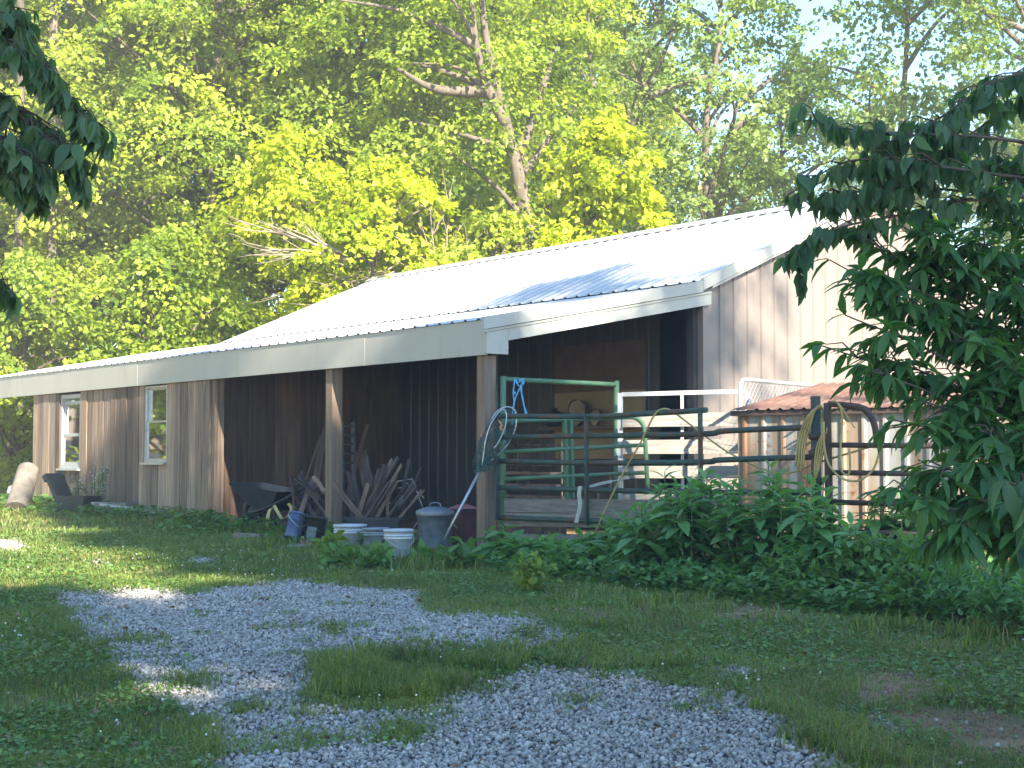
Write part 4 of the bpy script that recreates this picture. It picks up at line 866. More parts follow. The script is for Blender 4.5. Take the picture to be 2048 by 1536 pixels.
# white strap on the gate, tie-down strap
t_ = thing('strap', 'pale webbing strap hanging from the lower rail of the long gate', 'strap', dg(1158, 980))
ribbon([dg(1160, 972) + (0, -.03, 0), dg(1158, 990) + (0, -.045, 0), dg(1160, 1010) + (0, -.05, 0), dg(1152, 1045) + (0, -.05, 0)], .045, nrm(np.array([1, -.7, 0]))).build('webbing', M['strap_pale'], t_)
t_ = thing('ratchet_strap', 'short pale tie-down strap stretched between the gates', 'strap', q3(1120, 1010))
ribbon([q3(1050, 1035) + (0, -.06, 0), q3(1120, 1015) + (0, -.06, 0), q3(1195, 1000) + (0, -.06, 0)], .03, (0, 0, 1)).build('webbing', M['strap_pale'], t_)
MB().tube(bez([q3(1195, 1000) + (0, -.06, 0), q3(1240, 990) + (0, -.06, 0), q3(1310, 982) + (0, -.06, 0)], 4), .006, 6).build('hook', M['galv_tube'], t_)
# blue rope on the tall frame
t_ = thing('rope', 'bright blue nylon rope knotted round the tall frame top rail', 'rope', B(-.09, .4, 2.0))
m = MB(); dr = 15.62
for pts in ([(575, 345), (565, 430), (570, 500), (560, 560)], [(600, 350), (622, 350), (620, 380), (590, 440), (565, 520), (558, 640)], [(622, 350), (618, 430), (632, 510), (650, 560), (658, 600)], [(632, 360), (612, 395), (625, 470), (640, 550), (644, 580)], [(575, 345), (590, 372), (625, 345), (630, 372), (600, 390), (580, 350)]):
    m.tube(bez([z3(x, y, dr - .06 - .0003 * (y - 345)) for x, y in pts], 6), .0075, 6)
for (x, y) in [(570, 435), (625, 372), (655, 608)]: m.lathe([(0, -.022), (.018, -.01), (.018, .01), (0, .022)], z3(x, y, dr - .08), 8)
m.build('strands', M['rope'], t_)
t_ = thing('twine', 'short light blue twine tied on the inner gate near the white boards', 'twine', q3(1240, 840))
MB().tube(bez([q3(1208, 800) + (0, -.06, 0), q3(1230, 840) + (0, -.07, 0), q3(1270, 860) + (0, -.07, 0), q3(1280, 900) + (0, -.06, 0), q3(1295, 930) + (0, -.06, 0)], 5), .006, 6).build('strands', M['rope'], t_)
# pipe post
pp = dg(1632, 900); pp[2] = gz(pp[0], pp[1])
t_ = thing('pipe_post', 'dark green steel pipe post between the long gate and rusty gate', 'post', pp)
MB().tube([pp - (0, 0, .2), pp + (0, 0, 1.53)], .042, 12).build('pipe', M['dark_green'], t_)
m = MB()
for z in (1.03, 1.26, 1.40): m.lathe([(.05, -.03), (.062, -.02), (.062, .02), (.05, .03)], pp + (0, 0, z - .2), 12); m.tube([pp + (0, 0, z - .2), pp + (.09, -.01, z - .2)], .016, 8)
m.build('hinge', M['rusty'], t_)
# rusty gate with bow top
RA, RB = at(1656, 900, 12.55), at(1965, 900, 11.9)
def rg(px, py):
    r = ray(px, py); dv = RB[:2] - RA[:2]; nn_ = np.array([dv[1], -dv[0]]); tt = np.dot(RA[:2] - CAM[:2], nn_) / np.dot(r[:2], nn_); return CAM + r * tt
t_ = thing('rusty_gate', 'rusty brown gate with a rounded bow at its upper end', 'gate', rg(1800, 1080))
MB().tube(bez([rg(1660, 1100), rg(1657, 950), rg(1655, 850), rg(1655, 806)], 6), .032, 10).build('end_post', M['rusty'], t_)
MB().tube(bez([rg(1657, 808), rg(1690, 810), rg(1722, 815), rg(1740, 830), rg(1750, 855), rg(1754, 888)], 6), .026, 10).build('bow', M['rusty'], t_)
for pts in ([(1660, 890), (1800, 891), (1962, 893)], [(1660, 945), (1800, 947), (1965, 950)], [(1660, 1004), (1800, 1008), (1968, 1013)], [(1662, 1062), (1800, 1068), (1970, 1075)]):
    MB().tube([rg(*p) for p in pts], .023, 10).build('rail', M['rusty'], t_)
MB().bar(rg(1966, 880), rg(1972, 1100), .06, .03, up=(.7, -.7, 0)).build('end_upright', M['rusty'], t_)
# yellow hose: coils on the pipe post and a run over the gate
def z4(x, y, off=(0, -.07, 0)): return dg(1250 + x / 3.2, 650 + y / 3.2) + np.array(off)
def zr(x, y, off=(0, -.06, 0)): return rg(1250 + x / 3.2, 650 + y / 3.2) + np.array(off)
t_ = thing('hose', 'yellow hose coiled over the pipe post and rusty gate', 'hose', pp + (0, 0, 1.2))
m = MB()
for k in range(4):
    j = k * 15
    m.tube(bez([z4(1085 + j, 900 + 20 * (k % 3), (0, -.05 - .01 * k, 0)), z4(1100 + j, 760 - 10 * (k % 2), (0, -.06, 0)), z4(1130 + j, 640, (0, -.08, 0)), z4(1180 + j * .5, 560 - j * .3, (0, -.09, 0)), z4(1235, 530 - j * .2, (0, -.07, 0)), z4(1275, 545, (0, .06, 0)), z4(1280 - j * .6, 640 + j, (0, -.08, 0)), z4(1262 - j, 780, (0, -.08, 0)), z4(1235 - j * .7, 900 + 8 * k, (0, -.07, 0)), z4(1205 + j * .2, 1000, (0, -.06, 0))], 6), .0095, 7)
m.tube(bez([zr(1262, 620), zr(1265, 760), zr(1290, 880), zr(1350, 960), zr(1420, 995), zr(1500, 990), zr(1580, 920), zr(1620, 800), zr(1640, 760)], 7), .0095, 7)
m.tube(bez([zr(1320, 490, (0, -.02, 0)), zr(1350, 500), zr(1380, 580), zr(1370, 760), zr(1375, 920), zr(1410, 960), zr(1430, 920), zr(1425, 790)], 7), .009, 7)
m.tube(bez([zr(1335, 485, (0, -.03, 0)), zr(1370, 520), zr(1420, 600), zr(1460, 660)], 7), .006, 7)
m.build('coils', M['hose'], t_)
t_ = thing('hose_run', 'thin yellow cord draped over the long gate top rail', 'cord', dg(1330, 822))
m = MB().tube(bez([dg(1190, 1062) + (0, -.1, 0), dg(1235, 965) + (0, -.09, 0), dg(1280, 885) + (0, -.08, 0), dg(1305, 835) + (0, -.06, 0), dg(1322, 819) + (0, -.02, 0), dg(1345, 822) + (0, .05, 0), dg(1385, 858) + (.05, .12, 0), dg(1450, 905) + (.05, .12, 0), dg(1530, 942) + (.05, .12, 0), dg(1580, 944) + (.05, .1, 0), dg(1640, 925) + (0, .06, 0), dg(1740, 895) + (0, .06, 0)], 8), .0085, 7)
m.build('cord', M['hose'], t_)
# white board panel
WA, WB = at(1241, 900, 16.3), at(1497, 900, 15.95); wd_ = (WB - WA) * (1, 1, 0); wl = np.linalg.norm(wd_); wd_ = wd_ / wl; wn = np.array([wd_[1], -wd_[0], 0])
t_ = thing('livestock_fence', 'white framed livestock panel with peeling horizontal boards', 'panel', WA * (1, 1, 0) + (0, 0, .25))
def wp(s, z, o=0): return np.array([WA[0], WA[1], 0]) + wd_ * s + wn * o + np.array([0, 0, z])
m = MB(); m.bar(wp(0, .25), wp(0, 1.9), .05, .04, up=tuple(wn)); m.bar(wp(wl, .25), wp(wl, 1.9), .05, .04, up=tuple(wn)); m.bar(wp(.021, 1.885), wp(wl - .021, 1.905), .035, .045); m.bar(wp(.66, .25), wp(.66, 1.87), .03, .03, up=tuple(wn)); m.bar(wp(wl - .08, 1.45), wp(wl - .08, 1.86), .03, .03, up=tuple(wn))
m.build('frame', M['vinyl'], t_)
for z0, z1 in ((1.56, 1.685), (1.275, 1.40), (1.02, 1.125), (.76, .87), (.5, .62)):
    m = MB(); m.bar(wp(.03, (z0 + z1) / 2, .035), wp(wl - .02 + random.uniform(-.03, .08), (z0 + z1) / 2 + .005, .035), .025, (z1 - z0)); m.bar(wp(.03, z0 - .012, .045), wp(wl - .03, z0 - .008, .045), .035, .02)
    m.build('board', M['whitewood'], t_)
# chain link panel
CA, CB = at(1480, 800, 15.2), at(1692, 777, 17.25); cdv = (CB - CA) * (1, 1, 0); cl = np.linalg.norm(cdv); cdv /= cl
def cp(s, z): return np.array([CA[0], CA[1], 0]) + cdv * s + np.array([0, 0, z])
t_ = thing('chain_link_panel', 'galvanised tube chain link panel behind the rusty shed roof', 'fence panel', cp(0, .3))
ctop = 1.2 + (918 - 759) / F * 15.25
MB().tube(bez([cp(0, .25), cp(0, 1.2), cp(0, ctop - .14), cp(.035, ctop - .035), cp(.14, ctop), cp(.8, ctop), cp(cl, ctop), ], 7), .021, 10).build('tube_frame', M['galv_tube'], t_)
m = MB(); st = .075
for k in range(-26, int(cl / st) + 1):
    for s_ in (1, -1):
        pts = []
        for z in np.linspace(.3, ctop, 25):
            s = k * st + (s_ * (z - .3) if s_ > 0 else (ctop - z)) * .95
            if 0.0 < s < cl and not (s < .14 and z > ctop - .14 + s): pts.append(cp(s, z))
        if len(pts) > 1: m.tube([pts[0], pts[-1]], .0022, 3, cap=False)
m.build('mesh', M['galv_tube'], t_)
# rusty shed
SA = at(1476, 900, 14.5); sd = nrm(np.array([.80, -.60, 0])); sn = np.array([-sd[1], sd[0], 0])
def sp(l, w, z): return np.array([SA[0], SA[1], 0]) + sd * l + sn * w + np.array([0, 0, z])
shed = thing('animal_shed', 'low shed with rusted roof and rust-streaked white sheet walls', 'shed', sp(1.8, .8, .2))
SL = 4.3; eh, rh = 1.635, 1.93
ls = [(0, 0)]; l = .07
while l < SL - .1: ls += [(l - .03, 0), (l - .012, .022), (l + .012, .022), (l + .03, 0)]; l += .2
ls.append((SL, 0)); V = []
for (l, h) in ls: V += [sp(l, -h, .2), sp(l, -h, eh + .01)]
MB().add(V, [(2 * i, 2 * i + 2, 2 * i + 3, 2 * i + 1) for i in range(len(ls) - 1)]).build('front_wall', M['rust_wall'], shed)
MB().add([sp(0, 0, .2), sp(0, 1.75, .2), sp(0, 1.75, rh), sp(0, 0, eh)], [(0, 1, 2, 3)]).add([sp(SL, 0, .2), sp(SL, 1.75, .2), sp(SL, 1.75, rh), sp(SL, 0, eh)], [(0, 1, 2, 3)]).add([sp(0, 1.75, .2), sp(SL, 1.75, .2), sp(SL, 1.75, rh), sp(0, 1.75, rh)], [(0, 1, 2, 3)]).build('side_wall', M['rust_wall'], shed)
V = []; ls2 = [(-.05, 0)]; l = .0
while l < SL: ls2 += [(l - .03, 0), (l, .018), (l + .03, 0)]; l += .12
ls2.append((SL + .05, 0))
for (l, h) in ls2: V += [sp(l, -.07, eh + .02 + h), sp(l, .85, (eh + rh) / 2 + .03 + h + random.uniform(-.004, .008)), sp(l, 1.85, rh + .05 + h)]
rf = MB().add(V, [(3 * i + j, 3 * i + 3 + j, 3 * i + 4 + j, 3 * i + 1 + j) for i in range(len(ls2) - 1) for j in (0, 1)]).build('roof', M['rust_roof'], shed)
MB().box8([sp(-.05, -.05, eh - .03), sp(SL, -.05, eh - .03), sp(SL, -.028, eh - .03), sp(-.05, -.028, eh - .03), sp(-.05, -.05, eh + .018), sp(SL, -.05, eh + .018), sp(SL, -.028, eh + .018), sp(-.05, -.028, eh + .018)]).build('eave_strip', M['rusty'], rf)

# ------------------------------------------------------------------ things by the board room
def z1(x, y, d): return at(x / 4, 700 + y / 4, d)
c = z1(620, 1350, 22.6); c[2] = gz(c[0], c[1])
t_ = thing('storage_bin', 'dark green plastic bin with its lid standing open', 'bin', c)
bx = nrm(np.array([.85, -.5, 0])); by = np.array([-bx[1], bx[0], 0]); bz = np.array([0, 0, 1.0])
m = MB(); h2 = .12; lx, ly = .30, .16
for s in (-1, 1): m.box(c + bz * (h2 + .02) + by * s * ly, bx * lx, by * .012, bz * h2); m.box(c + bz * (h2 + .02) + bx * s * lx, bx * .012, by * (ly - .013), bz * h2)
m.box(c + bz * .02, bx * lx, by * ly, bz * .012); m.box(c + bz * .25 - by * (ly + .012), bx * (lx + .02), by * .012, bz * .02)
m.build('body', M['bin_green'], t_)
hp = c - bx * (lx + .01) + bz * .26; ldir = nrm(-bx * .55 + bz * .85)
m = MB(); m.box(hp + ldir * .17, ldir * .18, by * ly, nrm(np.cross(ldir, by)) * .03); m.box(hp + ldir * .32 - bx * .02, ldir * .05, by * (ly + .01), nrm(np.cross(ldir, by)) * .045); m.build('lid', M['bin_green'], t_)
MB().tube(bez([z1(545, 1340, 22.35), z1(610, 1320, 22.3), z1(650, 1280, 22.3), z1(682, 1245, 22.35)], 5), .012, 8).build('handle', M['galv_tube'], t_)
c = z1(925, 1320, 22.1); c[2] = gz(c[0], c[1]); t_ = thing('planter_box', 'low grey wooden box beside the open green bin', 'box', c)
MB().box(c + bz * .10, bx * .31, by * .12, bz * .10).build('body', M['greywood'], t_)
t_ = thing('metal_ramp', 'white metal ramp strip with a toothed end lying on the low box', 'ramp', z1(1100, 1240, 21.9))
a, b = z1(765, 1225, 22.3), z1(1430, 1322, 21.0); m = MB(); m.bar(a, a + (b - a) * .55, .16, .035); m.build('channel', M['vinyl'], t_)
m = MB(); dv = (b - a); pw = nrm(np.cross(dv, bz))
for s in (-1, 1): m.bar(a + dv * .552 + pw * s * .07, b + pw * s * .07, .025, .04)
for s in np.linspace(.57, .99, 16): m.bar(a + dv * s - pw * .056, a + dv * s + pw * .056, .018, .03, up=(0, 0, 1))
for s in np.linspace(.56, .985, 18): m.box(a + dv * s - pw * .078 + bz * .028, nrm(dv) * .01, pw * .006, bz * .012)
m.build('grating', M['alu'], t_)
a = z1(135, 1270, 23.4); a[2] = gz(a[0], a[1]); b = z1(228, 955, 24.0)
t_ = thing('log', 'pale peeling log leaning on the end of the board room', 'log', a)
pts = [a + (b - a) * s for s in np.linspace(0, 1, 12)]
MB().tube(pts, [.18, .179, .176, .175, .174, .172, .172, .17, .168, .167, .166, .164], 14).build('trunk', M['log'], t_)
c = gat(36, 935, 27); t_ = thing('garden_rock', 'whitish boulder in the shade beyond the barn end', 'rock', c)
V = ICO_V * np.array([.22, .2, .2]) * (1 + rng.uniform(-.15, .15, (12, 1))) + c + (0, 0, .16); MB().add(V, [tuple(f) for f in ICO_F]).build('boulder', M['stone'], t_)

# ------------------------------------------------------------------ plants
def leaves_mesh(name, pos, d, nh, ln, tmpl, material, parent, tint, wmul=1.0, smooth=True):
    sc = np.stack([ln * wmul, ln, ln], -1)
    V, Fq = place(tmpl[0], tmpl[1], pos, frames(d, nh), sc)
    return mesh_np(name, V, Fq, material, parent, np.repeat(tint, len(tmpl[0])), smooth)
def lance_plant(base, h, label, group, nst=3, mk='poke', leaf=.235, name='tall_weed', cat='weed'):
    t_ = thing(name, label, cat, base, group); st = MB(); P = []; D = []; LN = []
    for s in range(nst):
        a = rng.uniform(0, 6.28); hh = h * rng.uniform(.72, 1.03) if s else h; top = base + np.array([math.cos(a) * .16 * s / 2, math.sin(a) * .16 * s / 2, hh])
        mid = base + (top - base) * .5 + rng.normal(0, .03, 3) * (1, 1, 0); C_ = np.array(bez([base + rng.normal(0, .03, 3) * (1, 1, 0), mid, top], 7))
        st.tube(C_, np.linspace(.011, .004, len(C_)), 6)
        nl = int(17 * hh / .8) + 6; ang = rng.uniform(0, 6.28)
        for k in range(nl):
            f = 0.22 + 0.78 * (k / (nl - 1)) ** 0.8; p = C_[min(int(f * (len(C_) - 1)), len(C_) - 1)]
            ang += 2.4 + rng.normal(0, .25); el = rng.normal(.25, .2) + max(0, f - .85) * 4.0
            P.append(p); D.append([math.cos(ang), math.sin(ang), math.tan(min(el, 1.2))]); LN.append(leaf * (1.0 - .35 * max(0, f - .85) / .15) * rng.uniform(.7, 1.2) * (0.8 + .3 * math.sin(f * 3.1)))
    st.build('stem', M['stem'], t_); P = np.array(P); D = np.array(D); LN = np.array(LN)
    tint = np.clip(.35 + .5 * (P[:, 2] - base[2]) / h + rng.normal(0, .15, len(P)), 0, 1)
    leaves_mesh('leaves', P, D, np.array([0, 0, 1.0]) + rng.normal(0, .15, (len(P), 3)), LN, LANCE, M[mk], t_, tint, 1.3)
    return t_
PL = []
for k in range(95):
    px_ = rng.uniform(1010, 1720) if k < 65 else rng.uniform(1000, 1260); f = rng.random()
    dgate = dg(px_, 900)[1] if px_ < 1640 else rg(px_, 900)[1]
    dd = dgate - .35 - f * 1.1
    top = np.interp(px_, [1000, 1110, 1200, 1290, 1350, 1480, 1560, 1650, 1720], [1030, 1050, 1035, 960, 920, 912, 930, 940, 1015]) + rng.uniform(0, 40) + f * 55
    b = at(px_, 1100, dd); b[2] = gz(b[0], b[1]); tz = at(px_, top, dd)[2]
    if all(np.hypot(*(b - q)[:2]) > .16 for q in PL): PL.append(b); lance_plant(b, max(.25, tz - b[2]), 'leafy weed with long lance-shaped leaves in the dense stand before the gate', 'tall weeds in front of the long gate')
for k in range(12):
    px_ = rng.uniform(1720, 1960); dd = rg(min(px_, 1960), 900)[1] + rng.uniform(.12, .5); b = at(px_, 1050, dd); b[2] = gz(b[0], b[1])
    lance_plant(b, at(px_, rng.uniform(995, 1030), dd)[2] - b[2], 'leafy weed behind the rusty gate before the streaked shed wall', 'weeds behind the rusty gate', 2)
# sprig growing on the shed roof edge
lance_plant(sp(.9, -.12, 1.35), .42, 'thin green sprig rising past the shed roof edge', None, 1, leaf=.1)
# bushy fine-leaved weeds at right
def bushy(base, h, r, label, group, mk='weed', n_=420, leaf=.055, name='weed_bush', cat='bush', tm=None, asp=1.0):
    t_ = thing(name, label, cat, base, group); st = MB(); P = []; D = []
    for s in range(9):
        a = rng.uniform(0, 6.28); rr = r * rng.uniform(.2, 1); tip = base + np.array([math.cos(a) * rr, math.sin(a) * rr, h * rng.uniform(.6, 1.05) * (1 - .3 * rr / r)])
        C_ = np.array(bez([base, base + (tip - base) * .5 + (0, 0, h * .12), tip], 6)); st.tube(C_, np.linspace(.008, .003, len(C_)), 5)
        for k in range(n_ // 9):
            f = rng.random() ** .6; p = C_[int(f * (len(C_) - 1))] + rng.normal(0, .055, 3) * (1, 1, .7); P.append(p); v = p - base; D.append(v / (np.linalg.norm(v) + .1) * .5 + rng.normal(0, .6, 3) + (0, 0, .1))
    st.build('stem', M['stem'], t_); P = np.array(P); P[:, 2] = np.maximum(P[:, 2], base[2] + .02); D = np.array(D)
    leaves_mesh('leaves', P, D, np.array([0, 0, 1.0]) + rng.normal(0, .5, (len(P), 3)), leaf * rng.uniform(.6, 1.4, len(P)), tm or BROAD, M[mk], t_, np.clip(rng.normal(.5, .2, len(P)), 0, 1), asp)
    return t_
for k in range(34):
    px_ = rng.uniform(1230, 2120); dd = np.interp(px_, [1230, 1500, 1700, 1950, 2120], [13.3, 12.2, 11.2, 9.9, 9.4]) + rng.uniform(-.6, .9)
    b = at(px_, 1150, dd); b[2] = gz(b[0], b[1]); hh = np.interp(px_, [1230, 1450, 1700, 1950, 2120], [.22, .28, .5, .52, .5]) * rng.uniform(.7, 1.15)
    bushy(b, hh, .28, 'low bushy green weed in the dark thicket at the lawn edge', 'bushy weeds along the lawn edge', mk=('weed', 'poke')[k % 2], asp=(.9, .55)[k % 2])
# lime green clump, lit
b = gpt(1066, 1188); b[2] = gz(b[0], b[1]); bushy(b, .3, .17, 'small lime green weed clump standing out at the lawn edge', None, 'lime_weed', 260, .05)
for (x_, y_, hh, r_, lab, mk) in [(690, 1128, .15, .18, 'broad-leaved dock plant right of the wood block', 'weed'), (742, 1132, .2, .18, 'broad-leaved dock plant in front of the grey bucket', 'weed'), (850, 1126, .14, .17, 'broad-leaved weed at the foot of the trash can', 'weed'), (925, 1135, .22, .2, 'broad-leaved weed left of the corner post foot', 'weed'), (652, 1108, .14, .1, 'pale lime weed beside the wood block', 'lime_weed')]:
    b = gpt(x_, y_); b[2] = gz(b[0], b[1]); bushy(b, hh, r_, lab, 'dock plants by the buckets', mk, 80, .105, 'dock_plant', 'weed')
# white flowering weed at the board wall
b = at(188, 1000, 23.2); b[2] = gz(b[0], b[1]); t_ = thing('flowering_weed', 'tall thin weed with tiny white flowers before the board wall', 'weed', b)
m = MB(); P = []
for k in range(14):
    tip = z1(rng.uniform(570, 890), rng.uniform(920, 1120), 22.9); C_ = bez([b + rng.normal(0, .05, 3) * (1, 1, 0), (b + tip) / 2 + (0, 0, .12), tip], 5); m.tube(C_, .004, 4)
    for q in range(9): P.append(C_[-1 - int(rng.integers(0, 5))] + rng.normal(0, .035, 3))
m.build('stem', M['stem'], t_); P = np.array(P)
V, Fq = place(ICO_V, ICO_F, P, frames(rng.normal(size=P.shape), rng.normal(size=P.shape)), rng.uniform(.004, .009, len(P))); tag(mesh_np('flowers', V, Fq, M['flower'], t_), kind='stuff')
P2 = np.repeat(P, 2, 0) + rng.normal(0, .07, (len(P) * 2, 3)) - (0, 0, .12); leaves_mesh('leaves', P2, rng.normal(size=P2.shape), rng.normal(size=P2.shape) + (0, 0, 1), rng.uniform(.03, .06, len(P2)), LANCE, M['weed'], t_, rng.random(len(P2)))
# ground cover along barn and lawn edge
def cover(name, pts, leaf, mk, lab, hmax):
    x, y = pts; m_ = len(x); pos = np.stack([x, y, gz(x, y) + rng.uniform(.01, 1, m_) ** 1.5 * hmax], -1); a = rng.uniform(0, 6.28, m_)
    d = np.stack([np.cos(a), np.sin(a), rng.uniform(-.2, .9, m_)], -1)
    o = leaves_mesh(name, pos, d, np.array([0, 0, 1.0]) + rng.normal(0, .25, (m_, 3)), leaf * rng.uniform(.5, 1.3, m_), BROAD, M[mk], None, np.clip(rng.normal(.5, .22, m_), 0, 1), .95)
    return tag(o, lab, kind='stuff')
u_ = rng.uniform(.2, 14.5, 5200); g_ = -np.abs(rng.normal(.25, .42, 5200)) - .02; Pq = O[None] + ED[None] * u_[:, None] + GD[None] * g_[:, None]
k = vnoise(Pq[:, 0], Pq[:, 1], .45, 41) > .36; cover('undergrowth', (Pq[k, 0], Pq[k, 1]), .105, 'weed', 'broad-leaved weeds along the foot of the barn', .17)
px_ = rng.uniform(985, 2150, 6500); py_ = np.interp(px_, [985, 1200, 1500, 1700, 2000, 2150], [1140, 1165, 1205, 1235, 1255, 1270]) - np.abs(rng.normal(0, 28, 6500)) + 8
Pq = np.array([gpt(a, b) for a, b in zip(px_, py_)]); cover('low_weeds', (Pq[:, 0], Pq[:, 1]), .075, 'weed', 'low leafy weeds at the foot of the thicket', .2)

# ------------------------------------------------------------------ trees
def env(t):                                   # crown half width along its height
    return np.sin(np.pi * np.clip(t, 0, 1) ** 0.8) ** 0.7
def crown_sprays(c0, H, R, n_, seed, shell=.55, droop=.25):
    r_ = np.random.default_rng(seed); t_ = r_.random(n_) ** .9; a = r_.uniform(0, 6.283, n_); rad = R * env(t_) * (r_.random(n_) ** shell) * (1 + .25 * np.sin(a * 3 + seed) * np.sin(t_ * 7 + seed))
    return np.stack([c0[0] + rad * np.cos(a), c0[1] + rad * np.sin(a), c0[2] + t_ * H], -1), np.stack([np.cos(a), np.sin(a), 0 * a], -1) * (rad / R)[:, None]
def tree(name, label, base, H, cb, R, mk, seed, n_spray=260, per=150, leaf=.122, spray_r=.66, bark='bark', group=None, trunks=None, tr=.17, limbs=26, shell=.5, cen=None, cat='tree'):
    r_ = np.random.default_rng(seed); base = np.asarray(base, float); t_ = thing(name, label, cat, base, group)
    m = MB(); top = base + np.array([r_.normal(0, .4), r_.normal(0, .4), H * .93])
    lines = trunks or [[base - (0, 0, .3), base + (top - base) * .35 + r_.normal(0, .25, 3) * (1, 1, 0), base + (top - base) * .7 + r_.normal(0, .3, 3) * (1, 1, 0), top]]
    allp = []
    for li, ln in enumerate(lines):
        C_ = np.array(bez(ln, 8)); rr = np.linspace(tr * (1 if li == 0 else .62), tr * .18, len(C_)); m.tube(C_, rr, 9); allp.append(C_)
    TR = np.concatenate(allp[:2])
    cc = np.array(cen if cen is not None else (base[0], base[1], base[2] + cb)); ch = base[2] + H - cc[2]
    P, outd = crown_sprays(cc, ch, R, n_spray, seed, shell)
    order = r_.permutation(n_spray)
    for q in order[:limbs]:
        p = P[q]; cand = TR[TR[:, 2] < p[2] - .25]; 
        if len(cand) == 0: continue
        s = cand[np.argmin(np.linalg.norm(cand - (p - np.array([0, 0, R * .45])), axis=1))]; C_ = np.array(bez([s, s + (p - s) * .5 + r_.normal(0, .12, 3) + (0, 0, .1), p], 5)); L_ = np.linalg.norm(p - s)
        m.tube(C_, np.linspace(min(.02 + .02 * L_, tr * .5), .012, len(C_)), 6)
    m.build('trunk', M[bark], t_)
    # leaves: each spray a drooping plate of leaves with gaps
    N = n_spray * per; ctr = np.repeat(P, per, 0); od = np.repeat(outd, per, 0); sr = np.repeat(spray_r * r_.uniform(.55, 1.35, n_spray), per)
    a = r_.uniform(0, 6.283, N); rad = sr * np.sqrt(r_.random(N)); fw = np.repeat(r_.uniform(.55, 1.0, n_spray), per)
    off = np.stack([np.cos(a) * rad, np.sin(a) * rad * fw, r_.normal(0, .12, N) * sr * 1.6 - .38 * rad * rad / spray_r], -1)
    rot = np.repeat(r_.uniform(0, 6.283, n_spray), per); ox = off[:, 0] * np.cos(rot) - off[:, 1] * np.sin(rot); oy = off[:, 0] * np.sin(rot) + off[:, 1] * np.cos(rot)
    tl = np.repeat(r_.normal(0, .3, (n_spray, 2)), per, 0); off = np.stack([ox, oy, off[:, 2] + ox * tl[:, 0] + oy * tl[:, 1] - (ox * od[:, 0] + oy * od[:, 1]) * .55], -1)
    pos = ctr + off
    d = np.stack([ox, oy, 0 * ox], -1) / (sr[:, None] + .01) * .7 + od * .5 + r_.normal(0, .45, (N, 3)) + (0, 0, -.45)
    nh = np.array([0, 0, 1.0]) + od * .7 + r_.normal(0, .5, (N, 3))
    V, Fq = place(QUAD[0] * np.array([1.15, 1, 1]), QUAD[1], pos, frames(d, nh), leaf * r_.uniform(.5, 1.45, N))
    tint = np.clip(np.repeat(r_.normal(.5, .22, n_spray), per) + r_.normal(0, .15, N), 0, 1)
    mesh_np('crown', V, Fq, M[mk], t_, np.repeat(tint, 4))
    return t_
def tbase(px, d):
    p = at(px, 900, d); p[2] = gz(p[0], p[1]); return p
def copy_tree(src, loc, rz, sc, label=None, group=None):
    c = src.copy(); COL.objects.link(c); c.location = loc; c.rotation_euler = (0, 0, rz); c.scale = (sc, sc, sc)
    if label: c['label'] = label
    if group: c['group'] = group
    for ch in list(src.children):
        k = ch.copy(); COL.objects.link(k); k.parent = c
    return c

# front row behind the barn
GR = 'tall trees of the wood behind the barn'
b = tbase(1075, 33)
tree('forked_tree', 'leaning tree with a pale forked trunk rising behind the roof', b, 15, 6.0, 3.6, 'maple', 11, 260, 130, bark='bark_pale', tr=.22, limbs=22,
     trunks=[[b - (0, 0, .3), at(1062, 600, 33), at(1045, 400, 33), at(1012, 250, 32.8), at(985, 140, 32.6), at(965, 20, 32.4), at(960, -150, 32.2)], [at(1012, 250, 32.8), at(972, 165, 32.5), at(948, 60, 32.2), at(940, -120, 32)], [at(978, 183, 32.6), at(900, 182, 32.2), at(850, 170, 31.8), at(797, 138, 31.2)], [at(1030, 330, 33), at(1075, 210, 33.4), at(1120, 60, 34)]],
     cen=(at(930, 400, 33.5)[0], 34.0, 6.2))
t_m1 = tree('maple_tree', 'broad sunlit tree at the left of the wood, in front of its neighbours', tbase(120, 34), 15.5, 2.2, 4.3, 'maple_warm', 12, 400, 165, group=GR, limbs=14, spray_r=.72)
t_m2 = tree('maple_tree', 'tall sunlit tree standing behind the long low end of the roof', tbase(380, 35), 17, 2.5, 4.4, 'maple', 13, 410, 165, group=GR, limbs=14, spray_r=.72)
t_m3 = tree('maple_tree', 'dense tree rising behind the left end of the upper roof', tbase(690, 37), 18, 4.0, 4.2, 'maple', 14, 400, 165, group=GR, limbs=14, spray_r=.72)
tree('yellow_green_tree', 'bright yellow-green tree above the left end of the upper roof', tbase(770, 29.6), 6.4, 2.6, 2.0, 'redbud', 15, 95, 150, leaf=.12, spray_r=.5, tr=.09, limbs=22, bark='bark_pale')
tree('yellow_green_tree', 'bright yellow-green tree above the middle of the ridge', tbase(1205, 29.8), 7.3, 3.0, 1.75, 'redbud', 16, 85, 150, leaf=.12, spray_r=.5, tr=.09, limbs=20, bark='bark_pale')
tree('yellow_green_tree', 'small yellow-green tree with a lopsided top left of the others', tbase(585, 30.5), 7.2, 4.6, 1.25, 'redbud', 17, 48, 140, leaf=.115, spray_r=.46, tr=.07, limbs=14)
tree('low_tree', 'low leafy tree filling the gap just above the ridge', tbase(990, 29.7), 5.5, 2.4, 1.9, 'maple_warm', 18, 85, 100, spray_r=.5, tr=.08)
tree('low_tree', 'low pale green tree behind the upper roof under the airy trees', tbase(1440, 31), 5.2, 2.0, 2.2, 'ash', 19, 80, 95, spray_r=.52, tr=.08)
t_low = tree('low_tree', 'low drooping tree above the roof where the two slopes meet', tbase(330, 30.5), 5.2, 1.2, 2.2, 'maple', 20, 130, 95, spray_r=.52, tr=.09)
